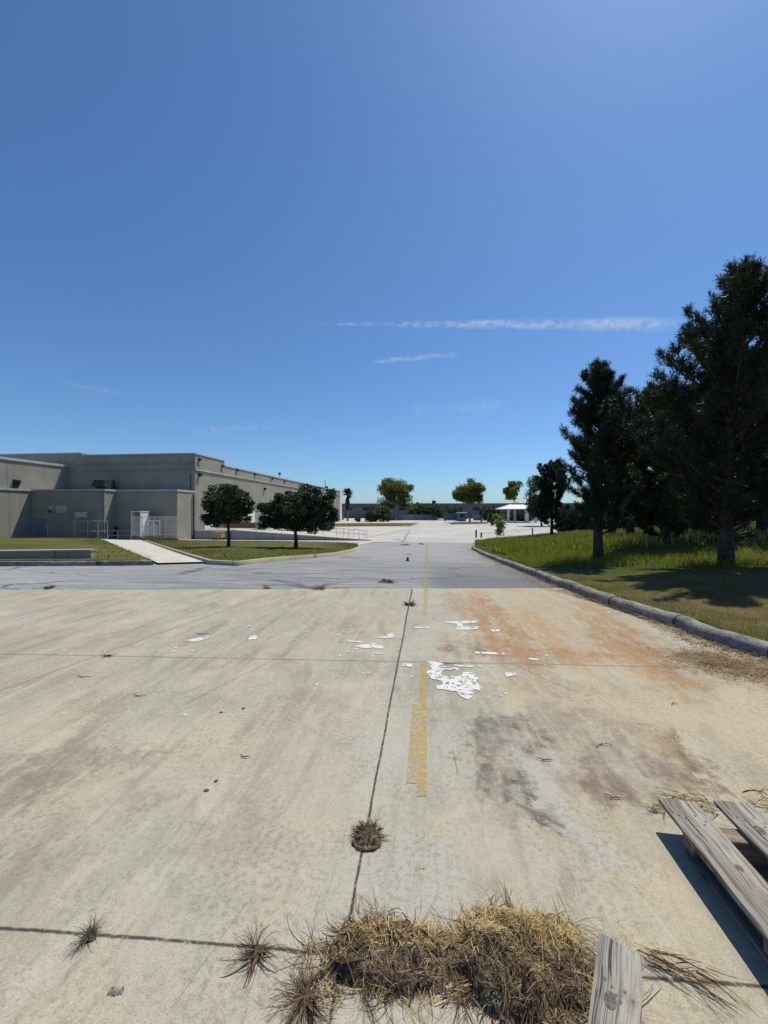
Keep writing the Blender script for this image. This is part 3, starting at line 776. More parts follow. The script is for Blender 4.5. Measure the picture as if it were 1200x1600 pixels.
# roof-edge camera and mast
rc = empty("roof_camera", (XS - .3, 74, 7.9), "small dark camera on the long warehouse roof edge", "security camera")
MB().tube([(XS - .3, 74, 7.9), (XS - .3, 74, 8.5)], .04, 6).build("post", M['darkmetal'], rc)
MB().tube([(XS - .3, 74, 8.45), (XS - .3, 74, 8.6), (XS - .3, 74, 8.85), (XS - .3, 74, 8.95)], [.12, .26, .26, .1], 10).build("dome", M['darkmetal'], rc)
mp = aty(508, 770, 118)
ms_ = empty("antenna_mast", mp, "thin pole with a dark floodlight rising over the warehouse end", "mast")
MB().tube([Vector((mp.x, mp.y, prof(118))), Vector((mp.x, mp.y, EYE + 48 / F * depth(mp)))], [.16, .09], 6).build("pole", M['darkmetal'], ms_)
MB().box(mp.x - .1, mp.x + .9, mp.y - .3, mp.y + .3, EYE + 34 / F * depth(mp), EYE + 38 / F * depth(mp)).build("floodlight", M['darkmetal'], ms_)

# ---- yard in front of the low wing
plat = sheet("loading_pad", [(-52, 36.5), (-27.4, 38.0), (-27.4, 41.9), (-35.8, 41.9), (-35.8, 40.35), (-45, 40.35), (-52, 40.35)], .04, M['path'])
def railing(name, pts, rails, label, cat, mat_post, mat_rail, r=.035, group=None, base=None):
    e = empty(name, pts[0], label, cat, group)
    for p in pts:
        zb = prof(p.y) if base is None else base
        MB().tube([Vector((p.x, p.y, zb - .05)), Vector((p.x, p.y, rails[0][0] + zb))], r, 6).build("post", mat_post, e)
    for (h, m) in rails:
        mb = MB()
        mb.tube([Vector((p.x, p.y, (prof(p.y) if base is None else base) + h)) for p in pts], r * .9, 6)
        mb.build("rail", m, e)
    return e
zpad = prof(39.5) + .04
fp = [aty(px, 838, 39.3) for px in (117, 137, 153, 168)]
railing("pipe_railing", fp, [(2.05, M['galv']), (.95, M['galv']), (.15, M['galv'])], "grey pipe railing before the low wing, near its blue door", "railing", M['galv'], M['galv'])
sg = empty("notice_board", aty(127, 806, 39.25), "pale framed panel fixed high on the pipe railing", "sign")
p, q = aty(118, 808, 39.24), aty(135, 800, 39.24)
MB().box(p.x, q.x, 39.2, 39.24, p.z, q.z).build("panel", M['galv'], sg)
MB().tube([(p.x, 39.26, q.z), (p.x, 39.26, p.z - .2)], .03, 6).build("support", M['galv'], sg)
MB().tube([(q.x, 39.26, q.z), (q.x, 39.26, p.z - .2)], .03, 6).build("support", M['galv'], sg)
fp = [aty(px, 838, 40.2) for px in (168, 184, 204)]
railing("guard_rail", fp, [(1.0, M['yellowpaint']), (.5, M['galv'])], "yellow topped guard rail beside the white cabinet", "railing", M['galv'], M['galv'])
mt_ = empty("meter_panel", aty(175, 836, 41.7), "dark panel with a round white dial in the wall recess", "meter")
p, q = aty(167, 838, 41.7), aty(183, 823, 41.7)
MB().box(p.x, q.x, 41.55, 41.75, p.z, q.z).build("panel", M['darkmetal'], mt_)
c_ = aty(175, 828.5, 41.5)
MB().tube([(c_.x, 41.5, c_.z), (c_.x, 41.549, c_.z)], .24, 16).build("dial", M['white'], mt_)
cb = empty("utility_cabinet", aty(212, 838, 39.8), "tall white open utility cabinet beside the fenced yard", "cabinet")
p, q = aty(205, 838, 39.6), aty(220, 800, 39.6)
MB().box(q.x - .12, q.x, 39.6, 40.9, p.z, q.z).build("side_panel", M['white'], cb)
MB().box(p.x, q.x - .12, 40.85, 40.9, p.z, q.z).build("back_panel", M['galv'], cb)
MB().box(p.x, p.x + .08, 39.6, 40.85, p.z, q.z).build("side_panel", M['white'], cb)
MB().box(p.x - .05, q.x + .05, 39.5, 40.95, q.z, q.z + .08).build("top", M['white'], cb)
ac = empty("white_generator", aty(230, 838, 40.4), "white box shaped machine with open frame behind the yard fence", "machine")
p, q = aty(219, 837, 40.4), aty(241, 813, 40.4)
for xx in (p.x, q.x - .1):
    for yy in (40.4, 41.3): MB().box(xx, xx + .1, yy, yy + .1, p.z, q.z - .1).build("leg", M['white'], ac)
MB().box(p.x, q.x, 40.38, 41.42, q.z - .1, q.z).build("top", M['white'], ac)
MB().box(p.x + .5, p.x + .95, 40.45, 41.25, p.z, q.z - .15).build("body", M['white'], ac)
MB().box(p.x + 1.02, q.x - .15, 40.6, 41.2, p.z, q.z - .5).build("motor_box", M['galv'], ac)
# fence round the pit
ff = empty("chain_link_fence", aty(245, 845, 38.8), "chain link fence with pipe rails before the white machine", "fence")
fpts = [aty(px, 842, Yv) for px, Yv in ((205, 39.0), (222, 39.0), (241, 39.0), (259, 39.0), (276, 39.0))]
for p in fpts: MB().tube([(p.x, p.y, -2.3), (p.x, p.y, EYE - 9 / F * 42)], .045, 6).build("post", M['galv'], ff)
for py in (807.5, 822.5, 835):
    z = EYE - (py - 798) / F * 42
    MB().tube([(fpts[0].x, 39.0, z), (fpts[-1].x, 39.0, z)], .03, 6).build("rail", M['galv'], ff)
mb = MB()
x0, x1 = fpts[0].x, fpts[-1].x; zt = EYE - 9.5 / F * 42; zb = -1.3
n = 26
for k in range(-8, n):
    for sgn in (1, -1):
        xa = x0 + (x1 - x0) * k / n; xb = xa + (zt - zb)
        a_, b_ = Vector((xa, 39.01, zb)), Vector((xb, 39.01, zt))
        if sgn < 0: a_.z, b_.z = zt, zb
        lo = max(x0, a_.x); hi = min(x1, b_.x)
        if hi - lo < .05: continue
        f0 = (lo - a_.x) / (b_.x - a_.x); f1 = (hi - a_.x) / (b_.x - a_.x)
        mb.tube([a_.lerp(b_, f0), a_.lerp(b_, f1)], .006, 3, False)
mb.build("wire_mesh", M['galv'], ff)
pw = empty("pit_wall", aty(250, 848, 38.6), "low brown capped wall of the pit under the fence", "wall")
p, q = aty(214, 848, 38.7), aty(277, 838, 38.7)
MB().box(p.x, q.x, 38.7, 38.9, -3, q.z - .35).build("wall_body", M['low_wall'], pw)
MB().box(p.x - .03, q.x + .03, 38.62, 38.96, q.z - .35, q.z - .2).build("wall_cap", M['brown'], pw)

# tan machine by the long wall
tb = empty("tan_cart", aty(338, 846, 43.4), "tan steel cart standing by the warehouse behind the first oak", "cart")
p, q = aty(332, 846, 43.4), aty(346, 832, 43.4)
MB().box(p.x, q.x, 43.4, 44.2, p.z + .45, q.z).build("box", M['tan'], tb)
MB().box(p.x - .04, q.x + .04, 43.35, 44.25, q.z, q.z + .08).build("lid", M['tan'], tb)
for xx in (p.x + .05, q.x - .13):
    for yy in (43.45, 44.05): MB().box(xx, xx + .08, yy, yy + .08, p.z - .1, p.z + .45).build("leg", M['darkmetal'], tb)

# ---- loading ramp behind the island and its handrail
rA, rB = aty(362, 846, 44.0), aty(580, 846.5, 46.0)
zA = EYE - (829 - 798) / F * depth(rA); zR = prof(46) + .03
dirv = (rB - rA); dirv.z = 0; nv = Vector((-dirv.y, dirv.x, 0)).normalized()
mb = MB(); A2, B2 = rA + nv * 2.2, rB + nv * 2.2
mb.add([(rA.x, rA.y, -3), (rB.x, rB.y, -3), (B2.x, B2.y, -3), (A2.x, A2.y, -3), (rA.x, rA.y, zA), (rB.x, rB.y, zR), (B2.x, B2.y, zR), (A2.x, A2.y, zA)],
       [(0, 1, 5, 4), (1, 2, 6, 5), (2, 3, 7, 6), (3, 0, 4, 7)])
ramp_o = tag(mb.build("loading_ramp", M['low_wall']), kind='structure')
mb = MB(); e_ = .02
mb.add([(rA.x, rA.y - .05, zA), (rB.x, rB.y - .05, zR), (B2.x, B2.y, zR), (A2.x, A2.y, zA), (rA.x, rA.y - .05, zA + .12), (rB.x, rB.y - .05, zR + .06), (B2.x, B2.y, zR + .06), (A2.x, A2.y, zA + .12)],
       [(0, 1, 5, 4), (1, 2, 6, 5), (2, 3, 7, 6), (3, 0, 4, 7), (4, 5, 6, 7)])
tag(mb.build("ramp_slab", M['path']), kind='structure')
hr = empty("handrail", rB, "thin metal handrail climbing the loading ramp behind the oaks", "handrail")
def on_ramp(px, off):
    r = ray(px, 800); # intersect with the vertical plane through the ramp edge
    o = rA + nv * off
    den = r.x * nv.x + r.y * nv.y
    d = (o.x * nv.x + o.y * nv.y) / den
    x, y = r.x * d, r.y * d
    s = ((x - rA.x) * dirv.x + (y - rA.y) * dirv.y) / dirv.length_squared
    return Vector((x, y, zA + .12 + (zR + .06 - zA - .12) * s))
for off, pxs in ((.12, (400, 440, 492, 526, 545, 561, 573)), (2.0, (470, 505, 537, 553, 569))):
    pts = [on_ramp(px, off) for px in pxs]
    for p in pts: MB().tube([p, p + Vector((0, 0, 1.02))], .03, 6).build("post", M['galv'], hr)
    for h in (1.0, .55): MB().tube([p + Vector((0, 0, h)) for p in pts], .028, 6).build("rail", M['galv'], hr)
# raised dock with timber edge, left of the ramp
dk_ = empty("loading_dock", (-25, 45.5, -1.5), "raised dock platform with brown timber edge between warehouse and ramp", "platform")
MB().box(XS + .15, rA.x - .01, 45.0, 52, -3, zA - .05).build("platform", M['low_wall'], dk_)
MB().box(XS + .15, rA.x + 4.0, 52.01, 52.3, zA - .1, zA + .7).build("timber_edge", M['brown'], dk_)

# ---------------------------------------------------------------- far side of the lot
def bar(name, pts, h, wdt, mat):
    return None
def far_island(name, p0, p1, depth_m, mat=M['island']):
    a, b = hit(*p0), hit(*p1)
    poly = [(a.x, a.y), (b.x, b.y), (b.x + 1.5, b.y + depth_m), (a.x, a.y + depth_m)]
    crown_sheet(name, poly, mat, .16, .25)
    pts = [Vector((x, y, 0)) for x, y in (poly[3], poly[0], poly[1], poly[2])]
    sweep([(p.x, p.y, prof(p.y)) for p in densify(pts, 3)[::-1]], [(-o * 2, z * 1.3) for o, z in PK][::-1], name + "_kerb", M['kerb'])
far_island("far_island", (470, 823.0), (640, 822.0), 17)
far_island("tree_island", (707, 819.5), (762, 818.5), 12)

fb = empty("far_building", (-20, 185, -2), "long low grey building with a dark roof on the horizon", "building")
a, b = aty(531, 812, 188), aty(1000, 812, 188)
zt = EYE + 11.5 / F * depth(aty(700, 800, 188))
MB().box(a.x - 10, b.x, 188, 225, -2.5, zt - 1.5).build("wall", M['far_wall'], fb)
MB().box(a.x - 11, b.x + 1, 187, 226, zt - 1.5, zt).build("roof", M['far_roof'], fb)
for k in range(16):
    x = a.x - 6 + k * (b.x - a.x + 2) / 16
    MB().box(x, x + 3.4, 187.9, 187.997, zt - 3.2, zt - 1.9).build("window", M['glass'], fb)
for px, r_ in ((678, 1.0), (652, .5)):
    p = aty(px, 785, 190)
    MB().tube([(p.x, 190, zt), (p.x, 190, zt + r_ * 1.2), (p.x, 190, zt + r_ * 1.6)], [r_, r_, r_ * .4], 10).build("roof_vent", M['darkmetal'], fb)
bx = empty("green_shed", aty(530, 812, 150), "small dark green shed between the palm and the warehouse end", "shed")
p, q = aty(520, 815, 150), aty(534, 795, 150)
MB().box(p.x, q.x, 150, 154, p.z, q.z).build("wall", M['hood'], bx)
MB().box(p.x - .3, q.x + .3, 149.7, 154.3, q.z, q.z + .3).build("roof", M['far_roof'], bx)

pf = empty("panel_fence", aty(650, 812, 160), "pale blue grey panel fence beyond the lot below the hedge", "fence")
for k, (x0, x1, m) in enumerate(((604, 618, 'far_wall'), (619, 632, 'fence_pale'), (633, 645, 'fence_pale'), (646, 658, 'far_wall'), (659, 671, 'far_wall'), (672, 684, 'far_wall'), (740, 752, 'fence_pale'))):
    p, q = aty(x0, 814, 150), aty(x1, 804, 150)
    MB().box(p.x, q.x, 150, 150.15, prof(150), q.z).build("panel", M[m], pf)
    MB().tube([(p.x - .15, 150.1, prof(150)), (p.x - .15, 150.1, q.z + .15)], .09, 6).build("post", M['galv'], pf)
bc = empty("blue_container", aty(704, 814, 140), "blue container beside the far road entrance", "container")
p, q = aty(694, 816, 140), aty(715, 804, 140)
MB().box(p.x, q.x, 140, 143, prof(140) + .25, q.z).build("body", M['blue'], bc)
MB().box(p.x - .1, q.x + .1, 139.9, 143.1, q.z, q.z + .2).build("lid", M['blue'], bc)
for k in range(7):
    x = p.x + .2 + k * (q.x - p.x - .4) / 6
    MB().box(x - .06, x + .06, 139.88, 139.998, prof(140) + .3, q.z - .1).build("rib", M['blue'], bc)
for x in (p.x + .3, q.x - .5): MB().box(x, x + .3, 140.2, 142.8, prof(140) - .02, prof(140) + .248).build("skid", M['darkmetal'], bc)
kb = empty("guard_booth", aty(722, 813, 138), "small grey guard booth with a pale flat roof", "booth")
p, q = aty(716, 815.5, 136), aty(728, 801.5, 136)
MB().box(p.x, q.x, 136, 139, prof(136), q.z).build("wall", M['far_wall'], kb)
MB().box(p.x - .4, q.x + .3, 135.5, 139.4, q.z, q.z + .25).build("roof", M['white'], kb)
MB().box(p.x + .5, q.x - .5, 135.94, 135.997, prof(136) + 1.2, q.z - .4).build("window", M['glass'], kb)

gz = empty("canopy_shelter", aty(812, 815, 128), "white hipped canopy shelter on slim white columns", "shelter")
a, b = aty(783, 795, 122), aty(842, 795, 122)
xc = (a.x + b.x) / 2; hw = (b.x - a.x) / 2; ze = a.z; zt = EYE + 8 / F * depth(a) ; yc = 122 + hw
mb = MB()
mb.add([(xc - hw, 122, ze), (xc + hw, 122, ze), (xc + hw, 122 + 2 * hw, ze), (xc - hw, 122 + 2 * hw, ze), (xc - 1, yc, ze + 1.7), (xc + 1, yc, ze + 1.7),
        (xc - hw, 122, ze - .15), (xc + hw, 122, ze - .15), (xc + hw, 122 + 2 * hw, ze - .15), (xc - hw, 122 + 2 * hw, ze - .15)],
       [(0, 1, 5, 4), (1, 2, 5), (2, 3, 4, 5), (3, 0, 4), (6, 9, 8, 7), (0, 6, 7, 1), (1, 7, 8, 2), (2, 8, 9, 3), (3, 9, 6, 0)])
mb.build("roof", M['white'], gz)
MB().add([(xc - 1.6, yc - 1, ze + 1.72), (xc + 1.6, yc - 1, ze + 1.72), (xc + 1.6, yc + 1, ze + 1.72), (xc - 1.6, yc + 1, ze + 1.72), (xc, yc, ze + 2.3)], [(0, 1, 4), (1, 2, 4), (2, 3, 4), (3, 0, 4), (3, 2, 1, 0)]).build("roof_lantern", M['far_roof'], gz)
for px, yy, wd in ((794.5, 123.2, .32), (823.5, 122.5, .5), (838, 124, .3), (805, 132, .3), (822, 132, .3)):
    p = aty(px, 800, yy)
    MB().box(p.x - wd, p.x + wd, yy, yy + 2 * wd, prof(100), ze - .152).build("column", M['white'], gz)

# ---- bollards and the wire fence at the back edge of the right lawn
def bollard(px, py, htpx, label, rad=.07):
    p = hit(px, py); d = depth(p); h = htpx / F * d
    o = empty("bollard", p, label, "post", "short dark posts along the lawn edge")
    MB().tube([p - Vector((0, 0, .1)), p + Vector((0, 0, h * .93)), p + Vector((0, 0, h))], [rad, rad, rad * .6], 8).build("shaft", M['darkmetal'], o)
    return p, h
q1 = bollard(744, 840, 12, "taller dark post left of the sapling at the lawn corner", .11)
q2 = bollard(752, 840, 8, "shorter dark post right against the sapling", .11)
q3 = bollard(832, 836.5, 12, "dark post standing between sapling and the small left pine", .09)
wr = empty("wire_strand", q2[0], "thin wires strung along the back lawn edge from post to post", "wire")
for h in (.75, .95):
    MB().tube([q2[0] + Vector((0, 0, q2[1] * h)), q3[0] + Vector((0, 0, q3[1] * h)), q3[0] + Vector((12, 1.0, q3[1] * h))], .02, 4).build("wire", M['galv'], wr)

# ---------------------------------------------------------------- trees
def limb_path(p0, d0, L, up=.15, n=5, wob=.08):
    p = Vector(p0); d = Vector(d0).normalized(); pts = [p.copy()]
    for k in range(n):
        d = (d + Vector((random.uniform(-wob, wob), random.uniform(-wob, wob), up * .3 + random.uniform(-wob, wob)))).normalized()
        p = p + d * (L / n); pts.append(p.copy())
    return pts

def tufts(P, D, n, length, width, mat, name, parent, cone=.75):
    """needle tufts: n needles fanning out of each branch end"""
    P = np.repeat(np.array(P), n, 0); D = np.repeat(np.array(D), n, 0)
    N = len(P)
    d = D + rng.normal(size=(N, 3)) * cone * rng.uniform(.6, 1.3, (N, 1)); d /= np.linalg.norm(d, axis=1)[:, None]
    s = np.cross(d, rng.normal(size=(N, 3))); s /= np.linalg.norm(s, axis=1)[:, None]
    L = (length * rng.uniform(.6, 1.15, N))[:, None]; W = (width * rng.uniform(.7, 1.2, N))[:, None]
    b = P - D * (length * rng.uniform(0, .9, N))[:, None]
    V = np.zeros((N, 4, 3))
    V[:, 0] = b - s * W * .3; V[:, 1] = b + s * W * .3; V[:, 2] = b + d * L * .7 + s * W * .5; V[:, 3] = b + d * L
    return npmesh(name, V, 4, [(0, 1, 2, 3)], mat, parent)

def pine(base, H, env, label, cat='tree', group='pines on the right lawn', trunk_r=.22, nl=46, mat=None, seed=1, needle=(.17, .02), clear=.14, dens=1.0, lean=(0, 0), nper=12):
    random.seed(seed)
    o = empty("pine_tree", base, label, cat, group)
    tp = []; n = 9
    for k in range(n + 1):
        f = k / n
        tp.append(Vector((base.x + lean[0] * f * f + .06 * math.sin(f * 5 + seed) * f * H * .25, base.y + lean[1] * f * f, base.z - .15 + (H * .97 + .15) * f)))
    tr = [trunk_r * (1.25 if k == 0 else 1) * (1 - .86 * (k / n)) + .012 for k in range(n + 1)]
    mb = MB(); mb.tube(tp, tr, 10)
    P, D = [], []
    def at(f):
        k = min(int(f * n), n - 1); return tp[k].lerp(tp[k + 1], f * n - k)
    ga = 2.399
    for i in range(nl):
        f = clear + (1 - clear) * ((i + random.random() * .8) / nl) ** .95
        f = min(f, .985)
        az = i * ga + random.uniform(-.5, .5)
        er = env(f, az) * random.choice((.55, .75, .9, 1.0, 1.05, 1.12))
        upw = .15 + .9 * f + random.uniform(-.2, .3)
        d0 = Vector((math.cos(az), math.sin(az), upw))
        L = er * math.hypot(1, upw * .75)
        pts = limb_path(at(f), d0, L, .28, 6, .13)
        r0 = max(.012, trunk_r * .28 * (1 - f * .7))
        mb.tube(pts, [r0 * (1 - .8 * k / 6) + .004 for k in range(7)], 5)
        nsb = int((4 + L * 9) * dens)
        for s in range(nsb):
            u_ = random.uniform(.22, 1.0) ** .8
            k = min(int(u_ * 6), 5); p = pts[k].lerp(pts[k + 1], u_ * 6 - k)
            dl = (pts[k + 1] - pts[k]).normalized()
            sd_ = Vector((random.gauss(0, 1), random.gauss(0, 1), random.gauss(.35, .7))).normalized()
            dd = (dl * .7 + sd_ * .9).normalized()
            sl_ = random.uniform(.15, .5) * (.5 + .5 * (1 - u_)) * (.4 + .35 * er)
            sp = limb_path(p, dd, sl_, .5, 3, .15)
            if sl_ > .2: mb.tube(sp, [.012, .009, .007, .004], 3, False)
            m = max(3, int(sl_ / .06))
            for q in range(m):
                uu = .35 + .65 * (q + 1) / m; kk = min(int(uu * 3), 2); pp = sp[kk].lerp(sp[kk + 1], uu * 3 - kk)
                dq = (sp[kk + 1] - sp[kk]).normalized() * .8 + Vector((0, 0, .45))
                P.append(pp + Vector((random.gauss(0, .03), random.gauss(0, .03), random.gauss(0, .03)))); D.append(dq.normalized())
    mb.build("trunk", M['bark'], o, True)
    tufts(P, D, nper, needle[0], needle[1], mat or M['pine'], "crown", o, .95)
    return len(P)

def lobes(seed, amp=.25):
    r = random.Random(seed); ph = [r.uniform(0, 6.28) for _ in range(6)]
    def f(h, az): return 1 + amp * (math.sin(az * 2 + ph[0] + h * 7) * .5 + math.sin(az * 3 + ph[1] - h * 11) * .4 + math.sin(h * 23 + ph[2] + az) * .45)
    return f
def prof_env(knots, seed, amp=.22):
    hs = [k[0] for k in knots]; rs = [k[1] for k in knots]; lb = lobes(seed, amp)
    return lambda f, az: max(.12, float(np.interp(f, hs, rs)) * lb(f, az))

LS = lawn_z
def pxenv(L, k, seed, amp=.16): return prof_env([(f, max(.1, r * k - .12)) for f, r in L], seed, amp)
p1 = hit(935, 876, LS); d1 = depth(p1); k1 = d1 / F
H1 = (876 - 566) * k1
tot = pine(p1, H1, pxenv(((.12, 48), (.2, 66), (.37, 80), (.56, 84), (.66, 58), (.74, 44), (.86, 40), (.94, 24), (1, 8)), k1, 3, .12), "dark slender pine at the right, nearest to the kerb bend", trunk_r=.125, nl=110, seed=11, clear=.15, dens=1.5, needle=(.14, .017), nper=13)
p2 = hit(1135, 884, LS); d2 = depth(p2); k2 = d2 / F
H2 = (884 - 418) * k2
tot += pine(p2, H2, pxenv(((.1, 118), (.2, 128), (.4, 136), (.55, 126), (.66, 118), (.74, 92), (.82, 66), (.92, 44), (.98, 30), (1, 14)), k2, 5, .2), "tallest dark pine at the right edge with the thickest trunk", trunk_r=.13, nl=135, seed=23, clear=.11, dens=1.4, lean=(.3, 0), needle=(.13, .016), nper=13)
p3 = hit(862, 840, LS); d3 = depth(p3)
tot += pine(p3, (840 - 728) / F * d3, prof_env(((.1, 1.3), (.3, 1.7), (.6, 1.6), (.85, 1.1), (1, .5)), 7, .15), "small dark pine farthest left, beside the lot corner", trunk_r=.13, nl=70, seed=31, clear=.16, needle=(.2, .04), dens=1.3)
p4 = hit(1040, 850, LS); d4 = depth(p4)
tot += pine(p4, (850 - 622) / F * d4, prof_env(((.03, 1.5), (.3, 2.2), (.6, 2.0), (.85, 1.1), (1, .4)), 9, .15), "bushy greener pine set between the two dark pines", trunk_r=.16, nl=80, seed=41, mat=M['greenpine'], clear=.05, needle=(.24, .036), dens=1.2)
p5 = hit(1195, 840, LS); d5 = depth(p5)
tot += pine(p5, (840 - 560) / F * d5, prof_env(((.1, 2.6), (.4, 3.2), (.75, 2.2), (1, .5)), 13), "dark pine behind the tallest one, cut by the picture edge", trunk_r=.25, nl=60, seed=51, clear=.1, needle=(.28, .045))
p6 = hit(985, 838, LS); d6 = depth(p6)
tot += pine(p6, (838 - 655) / F * d6, prof_env(((.05, 2.0), (.35, 2.5), (.7, 1.8), (1, .5)), 15), "dark pine in the back row behind the slender pine", trunk_r=.2, nl=44, seed=61, clear=.1, needle=(.32, .055))
p7 = hit(1090, 836, LS)
tot += pine(p7, (836 - 640) / F * depth(p7), prof_env(((.05, 2.6), (.35, 3.2), (.7, 2.4), (1, .6)), 17), "dark pine in the back row left of the thick trunk", trunk_r=.22, nl=50, seed=71, clear=.05, needle=(.32, .055))
print("pine tufts", tot)

def broadleaf(name, base, H, W, label, mat, bark, leaf=.25, nclump=40, per=180, clear=.25, trunk_r=.15, group=None, seed=1, sig=.28, flat=1.0, forks=5, shape=None, cat='tree', hollow=.55, blobs=None):
    random.seed(seed); r = np.random.default_rng(seed)
    o = empty(name, base, label, cat, group)
    cz0, cz1 = base.z + H * clear, base.z + H; cc = Vector((base.x, base.y, (cz0 + cz1) / 2)); rz = (cz1 - cz0) / 2
    cl = []
    if blobs:                                            # union of ellipsoids (dx, z, rx, rz) in metres from the foot
        wts = [b[2] * b[2] * b[3] for b in blobs]
        while len(cl) < nclump:
            bx_, bz_, brx, brz = random.choices(blobs, wts)[0]
            v = Vector((random.gauss(0, 1), random.gauss(0, 1), random.gauss(0, 1))).normalized() * random.uniform(.35, 1) ** .5
            cl.append(Vector((base.x + (bx_ + v.x * brx) * CT - v.y * brx * .9 * ST, base.y + (bx_ + v.x * brx) * ST + v.y * brx * .9 * CT, base.z + bz_ + v.z * brz)))
    while len(cl) < nclump:
        v = Vector((random.uniform(-1, 1), random.uniform(-1, 1), random.uniform(-1, 1)))
        if v.length > 1 or v.length < hollow * random.random(): continue
        wz = shape(v.z) if shape else 1
        k = random.uniform(.78, .95)
        cl.append(cc + Vector((v.x * W / 2 * wz * k, v.y * W / 2 * wz * k, v.z * rz * .88)))
    mb = MB()
    top = Vector((base.x, base.y, cz0 + rz * .35))
    mb.tube([base - Vector((0, 0, .15)), base + Vector((.006 * H, 0, H * clear * .5)), Vector((base.x - .004 * H, base.y, cz0)), top], [trunk_r * 1.3, trunk_r, trunk_r * .85, trunk_r * .5], 8)
    for c in cl:
        f = random.uniform(.35, 1.0)
        st = Vector((base.x, base.y, cz0 - rz * .1)).lerp(top, f * .9)
        m1 = st.lerp(c, .5) + Vector((0, 0, -.06 * (c - st).length)) + Vector((random.uniform(-.1, .1), random.uniform(-.1, .1), 0)) * rz
        mb.tube([st, m1, c], [trunk_r * .32, trunk_r * .2, trunk_r * .06], 5, False)
    mb.build("trunk", bark, o, True)
    cen = np.array(cl)
    idx = np.repeat(np.arange(nclump), per)
    s = sig * W / 2 * r.uniform(.6, 1.25, nclump)
    pos = cen[idx] + np.clip(r.normal(size=(len(idx), 3)), -1.7, 1.7) * s[idx][:, None] * np.array([1, 1, .8 * flat]) * .62
    pos = pos[pos[:, 2] > base.z + .15 * leaf]
    V, f = leaf_quads(pos, r.uniform(.6, 1.25, len(pos)) * leaf, .6)
    npmesh("crown", V, 4, f, mat, o)
    return o

def pxblobs(px, py, d, L):
    k = d / F
    return [((x - px) * k, (py - y) * k, rx * k, ry * k) for x, y, rx, ry in L]
p = hit(357, 854, None, .2); d = depth(p); p.z = prof(p.y) + .2
broadleaf("oak_tree", p, (854 - 752) / F * d, 88 / F * d, "round live oak on the grass island, the one nearer the warehouse", M['oak'], M['bark'], .12, 125, 260, .32, .085, "live oaks on the island", 5, .135, hollow=.3,
          blobs=pxblobs(357, 854, d, [(355, 784, 34, 22), (330, 796, 18, 18), (378, 792, 17, 20), (350, 768, 20, 10), (336, 812, 20, 8), (372, 812, 18, 7), (362, 772, 16, 12)]))
p = hit(462, 856, None, .2); d = depth(p); p.z = prof(p.y) + .2
broadleaf("oak_tree", p, (856 - 757) / F * d, 132 / F * d, "wider live oak on the island with low spreading branches", M['oak'], M['bark'], .12, 190, 260, .24, .10, "live oaks on the island", 6, .092, hollow=.3,
          blobs=pxblobs(462, 856, d, [(468, 790, 40, 22), (432, 803, 26, 20), (506, 800, 20, 26), (484, 773, 22, 12), (455, 774, 20, 10), (420, 818, 14, 14), (500, 820, 24, 12), (450, 816, 30, 8), (425, 796, 18, 14), (514, 790, 13, 22)]))

# small green shrub by the path between the oaks, far off
def shrub(px, py, wpx, hpx, label, mat='shrub', seed=1, leaf=.5, n=14, per=160, cat='bush', group=None, Y=None):
    p = hit(px, py) if Y is None else aty(px, py, Y)
    if Y is not None: p.z = prof(Y)
    d = depth(p)
    return broadleaf("bush", p, hpx / F * d, wpx / F * d, label, M[mat], M['bark'], leaf, n, per, .0, .1, group, seed, .42, cat=cat, hollow=.1)

# far trees across the lot
p = hit(617, 812.5); d = depth(p)
broadleaf("eucalyptus_tree", p, (812 - 745) / F * d, 58 / F * d, "tall loose tree with two lobed crown left of the far road", M['tree'], M['palebark'], .55, 60, 260, .32, .28, "tall trees across the lot", 12, .2, hollow=.3,
          blobs=pxblobs(617, 812.5, d, [(607, 764, 14, 15), (611, 756, 10, 9), (630, 768, 13, 14), (637, 766, 7, 12), (618, 784, 15, 12), (604, 780, 10, 10), (634, 786, 9, 10)]))
p = hit(734, 816.5); d = depth(p)
broadleaf("eucalyptus_tree", p, (816 - 750) / F * d, 58 / F * d, "tall tree with pale forked trunks right of the far road", M['tree'], M['palebark'], .5, 55, 250, .40, .26, "tall trees across the lot", 19, .19, hollow=.3,
          blobs=pxblobs(734, 816.5, d, [(735, 762, 14, 11), (722, 770, 13, 9), (748, 768, 10, 10), (732, 778, 18, 8), (757, 780, 7, 6), (716, 776, 9, 6), (742, 758, 8, 7)]))
p = aty(804, 815, 165); p.z = prof(100); d = depth(p)
broadleaf("eucalyptus_tree", p, (815 - 752) / F * d, 30 / F * d, "narrow treetop rising behind the white canopy shelter", M['tree'], M['palebark'], .8, 20, 220, .45, .25, "tall trees across the lot", 23, .34)
p = hit(846, 822); d = depth(p)
broadleaf("dark_tree", p, (822 - 738) / F * d, 46 / F * d, "dark dense tree between canopy shelter and small left pine", M['oak'], M['bark'], .45, 40, 280, .05, .25, None, 29, .3)
def hedge_bush(px, Y, top, wpx, lab, seed, mat='oak', bot=832):
    p = aty(px, 800, Y); p.z = lawn_z(p.x, Y) - .1 if Y < 44 else prof(Y) + .4
    d = depth(p); H = EYE + (798 - top) / F * d - p.z
    broadleaf("bush", p, max(H, .8), wpx / F * d, lab, M[mat], M['bark'], .3, 34, 260, .0, .08, "dark bushes behind the lawn", seed, .30, cat='bush', hollow=.1)
